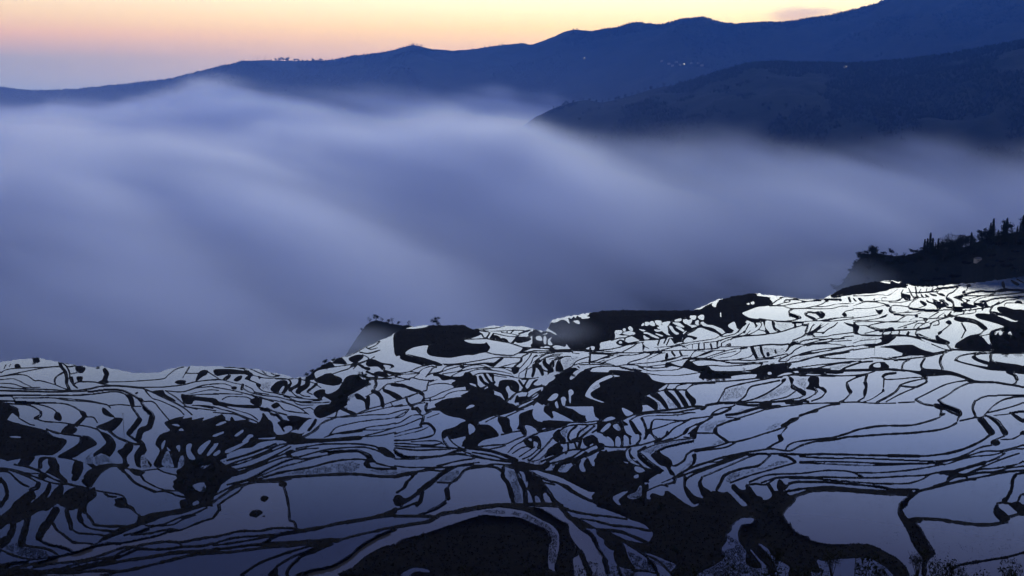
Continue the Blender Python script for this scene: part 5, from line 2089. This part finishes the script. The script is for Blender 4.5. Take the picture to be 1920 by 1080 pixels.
def shrub(u, v, Yd, label):
    x = ray(u, v)[0] * Yd; zt = CZ + ray(u, v)[1] * Yd
    i = int(np.argmin((SL[:, 0] - x) ** 2 + (SL[:, 1] - Yd) ** 2)); zb = SL[i, 2] - .2
    r = bpy.data.objects.new('shrub', None); COL.objects.link(r); r.location = (x, Yd, zb); h = max(1.5, zt - zb)
    r.scale = (h * .8, h * .8, h); r.rotation_euler = (0, 0, RNG.rand() * 6)
    a_, b_ = SH[RNG.randint(3)]; link('stems', a_, r); link('foliage', b_, r); tag(r, label, 'shrub', 'shrubs along the bottom edge')
for k, (u, v, yd) in enumerate(sorted(((842, 1068, 60), (905, 1074, 64), (960, 1072, 58), (1015, 1074, 66), (1075, 1073, 60), (1130, 1068, 62), (1185, 1072, 68), (1240, 1070, 60), (1300, 1070, 62), (1360, 1064, 60), (1425, 1060, 66), (1490, 1052, 60), (1545, 1062, 64), (1606, 1048, 60), (1650, 1064, 66), (1700, 1068, 58), (1765, 1050, 62),
                 (1800, 1066, 66), (1850, 1058, 60), (1900, 1058, 64), (1560, 1072, 52), (1720, 1074, 52), (1450, 1074, 52), (1930, 1066, 58)))):
    shrub(u, v, yd, 'dark leafy shrub along the bottom edge of the view, ' + ordinal(k) + ' from the left')

# ---------------------------------------------------------------- haze and the sea of fog
VEIL = .00012
HAZE_TOP = CZ + 780
tag(link('haze', box_mesh(-g - 60, g + 60, -3060, g + 60, -70, HAZE_TOP), None, vol('haze_air', (.14, .40, 1.0), HAZE_D, .1)), kind='stuff')

tag(link('haze_mist', box_mesh(-9000, 9000, 1800, 8200, -64, HAZE_TOP - 15), None, vol('valley_air', (.11, .34, 1.0), .00009, .1)), kind='stuff')  # second haze box, added to turn the far ridges blue

def fog_control():
    xs = np.linspace(-4600, 3600, 290); ys = np.linspace(1080, 6700, 200)
    XX, YY = np.meshgrid(xs, ys)
    top = np.interp(YY, [1080, 1300, 1600, 2200, 3000, 4000, 5200, 6600], [400, 352, 300, 240, 185, 148, 130, 126])
    # east side of the valley: fog banked up against the middle ridge
    e = np.clip((XX + 150) / 700, 0, 1)
    topE = np.interp(YY, [1080, 1500, 1750, 2100, 2600, 3200, 4000], [420, 330, 240, 192, 166, 156, 150])
    top = top * (1 - e) + topE * e
    # streams of fog that pour down the valley towards a point east of the viewer
    CX, CY = 950.0, 0.0
    rad = np.hypot(XX - CX, YY - CY); ang = np.degrees(np.arctan2(XX - CX, YY - CY))
    def streak(seed, ca, cr, bend=0.0):
        r = np.random.RandomState(seed); gr = r.rand(80, 80) * 2 - 1
        a = ((ang + bend * np.sin(rad / 900.0)) / ca + 400) % 78; c = (rad / cr) % 78
        ai = a.astype(int); ci = c.astype(int); fa = a - ai; fc = c - ci
        fa = fa * fa * (3 - 2 * fa); fc = fc * fc * (3 - 2 * fc)
        return (gr[ai, ci] * (1 - fc) + gr[ai, ci + 1] * fc) * (1 - fa) + (gr[ai + 1, ci] * (1 - fc) + gr[ai + 1, ci + 1] * fc) * fa
    st = streak(3, 6.5, 1700, 1.5) * .7 + streak(4, 2.8, 1300, 1.0) * .5 + streak(5, 1.3, 1100, .6) * .3
    top = top - st * (62 - 26 * np.clip((XX - 100) / 500, 0, 1)) * (1 - .65 * np.clip((YY - 3300) / 2200, 0, 1))
    top = top + 34 * np.clip((-900 - XX) / 700, 0, 1) * np.clip((YY - 3000) / 1500, 0, 1)
    rag = fbm(XX.shape, 16, 811, 5, .6)
    top = top - rag * 42 * np.clip((YY - 1900) / 900, 0, 1)
    def blob(u, v, Yd, rx, ry, h):
        a, b = ray(u, v); cx = a * Yd
        return h * np.exp(-((XX - cx) / rx) ** 2 - ((YY - Yd) / ry) ** 2)
    top -= blob(410, 165, 5700, 640, 700, 120)
    top -= blob(750, 168, 5300, 760, 700, 112)
    top -= blob(1015, 222, 3900, 180, 420, 38)
    top -= blob(250, 300, 3200, 600, 500, 22)
    # the bright streak that pours from the far ridge to the south-east
    top -= blob(660, 660, 1330, 120, 70, 14)
    A = np.array((-1350., 5000.)); B = np.array((560., 1850.))
    t = np.clip(((XX - A[0]) * (B - A)[0] + (YY - A[1]) * (B - A)[1]) / ((B - A) @ (B - A)), 0, 1)
    dd = np.hypot(XX - A[0] - t * (B - A)[0], YY - A[1] - t * (B - A)[1])
    river = np.exp(-(dd / 260) ** 2)
    top -= 34 * river
    dens = .0060 * np.exp(1.9 * st) + .006 * river
    dens = dens + .0015 + .0022 * np.clip((XX - 300) / 400, 0, 1)
    # thin, clear air close to the right-hand terraces
    thin = np.clip((XX + 40) / 260, 0, 1) * np.clip((2350 - YY) / 560, 0, 1)
    dens *= 1 - .975 * thin
    thin2 = np.exp(-((XX + 750) / 560) ** 2 - ((YY - 1330) / 190) ** 2)
    dens *= 1 - .55 * thin2
    fade = np.clip((XX + 4600) / 500, 0, 1) * np.clip((3600 - XX) / 500, 0, 1) * np.clip((YY - 1080) / 90, 0, 1)
    return xs, ys, XX, YY, CZ - top, np.clip(dens * fade, 0, 1)

def fog_bank():
    xs, ys, XX, YY, ZZ, DD = fog_control()
    me = mesh_np(np.stack([XX, YY, ZZ], -1).reshape(-1, 3), grid_faces(len(ys), len(xs)), True)
    at_ = me.attributes.new('thickness', 'FLOAT', 'POINT'); at_.data.foreach_set('value', DD.ravel().astype(np.float32))
    o = link('fog', me); tag(o, kind='stuff')
    m = vol('fog_air', (.985, .992, 1.0), 1.0, .76)
    pv = [n for n in m.node_tree.nodes if n.type == 'PRINCIPLED_VOLUME'][0]
    pv.inputs['Density'].default_value = 1.0 / 200; pv.inputs['Density Attribute'].default_value = 'density'
    me.materials.append(m)
    ng = bpy.data.node_groups.new('fog_bank', 'GeometryNodeTree')
    ng.interface.new_socket('Geometry', in_out='INPUT', socket_type='NodeSocketGeometry')
    ng.interface.new_socket('Geometry', in_out='OUTPUT', socket_type='NodeSocketGeometry')
    gi = node(ng, 'NodeGroupInput'); go = node(ng, 'NodeGroupOutput')
    pos = node(ng, 'GeometryNodeInputPosition'); sp = node(ng, 'ShaderNodeSeparateXYZ'); ng.links.new(pos.outputs[0], sp.inputs[0])
    cb = node(ng, 'ShaderNodeCombineXYZ'); ng.links.new(sp.outputs[0], cb.inputs[0]); ng.links.new(sp.outputs[1], cb.inputs[1]); cb.inputs[2].default_value = CZ + 400
    na = node(ng, 'GeometryNodeInputNamedAttribute', data_type='FLOAT'); na.inputs['Name'].default_value = 'thickness'
    rc = node(ng, 'GeometryNodeRaycast', data_type='FLOAT', mapping='INTERPOLATED')
    ng.links.new(gi.outputs[0], rc.inputs['Target Geometry'])
    at_in = [s for s in rc.inputs if s.name == 'Attribute' and s.enabled][0]
    at_out = [s for s in rc.outputs if s.name == 'Attribute' and s.enabled][0]
    ng.links.new(na.outputs[0], at_in)
    ng.links.new(cb.outputs[0], rc.inputs['Source Position'])
    rc.inputs['Ray Direction'].default_value = (0, 0, -1); rc.inputs['Ray Length'].default_value = 3000
    hz = node(ng, 'ShaderNodeSeparateXYZ'); ng.links.new(rc.outputs['Hit Position'], hz.inputs[0])
    depth = mth(ng, 'SUBTRACT', hz.outputs[2], sp.outputs[2])
    mr = node(ng, 'ShaderNodeMapRange', interpolation_type='SMOOTHERSTEP'); ng.links.new(depth, mr.inputs[0])
    mr.inputs['From Min'].default_value = -75; mr.inputs['From Max'].default_value = 150
    nz = node(ng, 'ShaderNodeTexNoise'); nz.inputs['Scale'].default_value = 1.0; nz.inputs['Detail'].default_value = 5
    cn = node(ng, 'ShaderNodeCombineXYZ'); xr = mth(ng, 'SUBTRACT', sp.outputs[0], 950.0)
    bend = mth(ng, 'MULTIPLY', sp.outputs[2], .0008)
    ng.links.new(mth(ng, 'MULTIPLY', mth(ng, 'ADD', mth(ng, 'ARCTAN2', xr, sp.outputs[1]), bend), 20.0), cn.inputs[0])
    ng.links.new(mth(ng, 'MULTIPLY', mth(ng, 'SQRT', mth(ng, 'ADD', mth(ng, 'MULTIPLY', xr, xr), mth(ng, 'MULTIPLY', sp.outputs[1], sp.outputs[1]))), .0009), cn.inputs[1])
    ng.links.new(mth(ng, 'MULTIPLY', sp.outputs[2], .006), cn.inputs[2])
    ng.links.new(cn.outputs[0], nz.inputs['Vector'])
    nf = [s for s in nz.outputs if s.name in ('Fac', 'Factor')][0]
    wob0 = mth(ng, 'MULTIPLY_ADD', nf, 4.2); wob0.node.inputs[2].default_value = -1.05; wob = mth(ng, 'MAXIMUM', wob0, .08)
    lo = node(ng, 'ShaderNodeMapRange', interpolation_type='SMOOTHSTEP'); ng.links.new(depth, lo.inputs[0])
    lo.inputs['From Min'].default_value = 90; lo.inputs['From Max'].default_value = 230; lo.inputs['To Min'].default_value = 1.0; lo.inputs['To Max'].default_value = .22
    den = mth(ng, 'MULTIPLY', mth(ng, 'MULTIPLY', mth(ng, 'MULTIPLY', mr.outputs[0], lo.outputs[0]), at_out), wob)
    vc = node(ng, 'GeometryNodeVolumeCube')
    # above the fog a thin veil fills the far valley and thins out upwards
    up = mth(ng, 'MAXIMUM', mth(ng, 'SUBTRACT', sp.outputs[2], CZ - 140), 0.0)
    vy = node(ng, 'ShaderNodeMapRange', interpolation_type='SMOOTHSTEP'); ng.links.new(sp.outputs[1], vy.inputs[0]); vy.inputs['From Min'].default_value = 2100; vy.inputs['From Max'].default_value = 4300
    vx = node(ng, 'ShaderNodeMapRange', interpolation_type='SMOOTHSTEP'); ng.links.new(sp.outputs[0], vx.inputs[0]); vx.inputs['From Min'].default_value = 2900; vx.inputs['From Max'].default_value = -2200; vx.inputs['To Min'].default_value = .03
    ve = node(ng, 'ShaderNodeMapRange'); ng.links.new(up, ve.inputs[0]); ve.inputs['From Min'].default_value = 420; ve.inputs['From Max'].default_value = 0
    veil = mth(ng, 'MULTIPLY', mth(ng, 'MULTIPLY', mth(ng, 'MULTIPLY', mth(ng, 'POWER', ve.outputs[0], 2.0), vy.outputs[0]), vx.outputs[0]), VEIL)
    den = mth(ng, 'ADD', den, veil)
    den = mth(ng, 'MULTIPLY', den, 200.0)
    ng.links.new(den, vc.inputs['Density'])
    vc.inputs['Min'].default_value = (-4600, 1080, 60); vc.inputs['Max'].default_value = (3600, 6900, CZ + 290)
    vc.inputs['Resolution X'].default_value = 290; vc.inputs['Resolution Y'].default_value = 215; vc.inputs['Resolution Z'].default_value = 62
    smn = node(ng, 'GeometryNodeSetMaterial'); smn.inputs['Material'].default_value = m
    ng.links.new(vc.outputs[0], smn.inputs[0]); ng.links.new(smn.outputs[0], go.inputs[0])
    md = o.modifiers.new('fog_bank', 'NODES'); md.node_group = ng
    return o
fog_bank()

# patches of mist that lap round the knolls at the rim of the terraces, thinning out towards their edges
def mist_air(density, tint):
    m = vol('mist_air', tint, density, .6); t = m.node_tree
    pv = [n for n in t.nodes if n.type == 'PRINCIPLED_VOLUME'][0]
    c = node(t, 'ShaderNodeTexCoord'); d = node(t, 'ShaderNodeVectorMath', operation='LENGTH'); t.links.new(c.outputs['Object'], d.inputs[0])
    mr = node(t, 'ShaderNodeMapRange', interpolation_type='SMOOTHERSTEP'); t.links.new(d.outputs['Value'], mr.inputs[0])
    mr.inputs['From Min'].default_value = 1.0; mr.inputs['From Max'].default_value = .05; mr.inputs['To Min'].default_value = 0; mr.inputs['To Max'].default_value = density
    nz = node(t, 'ShaderNodeTexNoise'); nz.inputs['Scale'].default_value = 1.6; nz.inputs['Detail'].default_value = 2; t.links.new(c.outputs['Object'], nz.inputs['Vector'])
    k = mth(t, 'MULTIPLY', mth(t, 'MULTIPLY', nz.outputs['Fac'], 2.0), mr.outputs[0]); t.links.new(k, pv.inputs['Density'])
    return m
def haze_mist(u, v, Yd, rx, ry, rz, density, tint=(.86, .92, 1)):
    V = []; n, m = 20, 11
    for i in range(m):
        th = math.pi * (i + .02) / (m - .96)
        for j in range(n):
            ph = 2 * math.pi * j / n; V.append((1.02 * math.sin(th) * math.cos(ph), 1.02 * math.sin(th) * math.sin(ph), 1.02 * math.cos(th)))
    Fm = [(i * n + j, (i + 1) * n + j, (i + 1) * n + (j + 1) % n, i * n + (j + 1) % n) for i in range(m - 1) for j in range(n)]
    me = bpy.data.meshes.new('haze_mist'); me.from_pydata(V, [], Fm + [tuple(range(n)), tuple(reversed(range((m - 1) * n, m * n)))]); me.update()
    o = tag(link('haze_mist', me, None, mist_air(density, tint)), kind='stuff'); o.location = at(u, v, Yd); o.scale = (rx, ry, rz); return o
haze_mist(1050, 622, 1045, 50, 40, 20, .007)
haze_mist(590, 672, 1180, 150, 90, 46, .005)
haze_mist(1545, 532, 1490, 130, 90, 50, .0055)
haze_mist(672, 640, 1190, 75, 50, 24, .008)
cl = haze_mist(1490, 28, 27000, 950, 700, 300, .0013, (1, .66, .62)); cl.name = 'cloud'
cl = haze_mist(1540, 22, 27500, 700, 500, 160, .0011, (1, .66, .62)); cl.name = 'cloud'
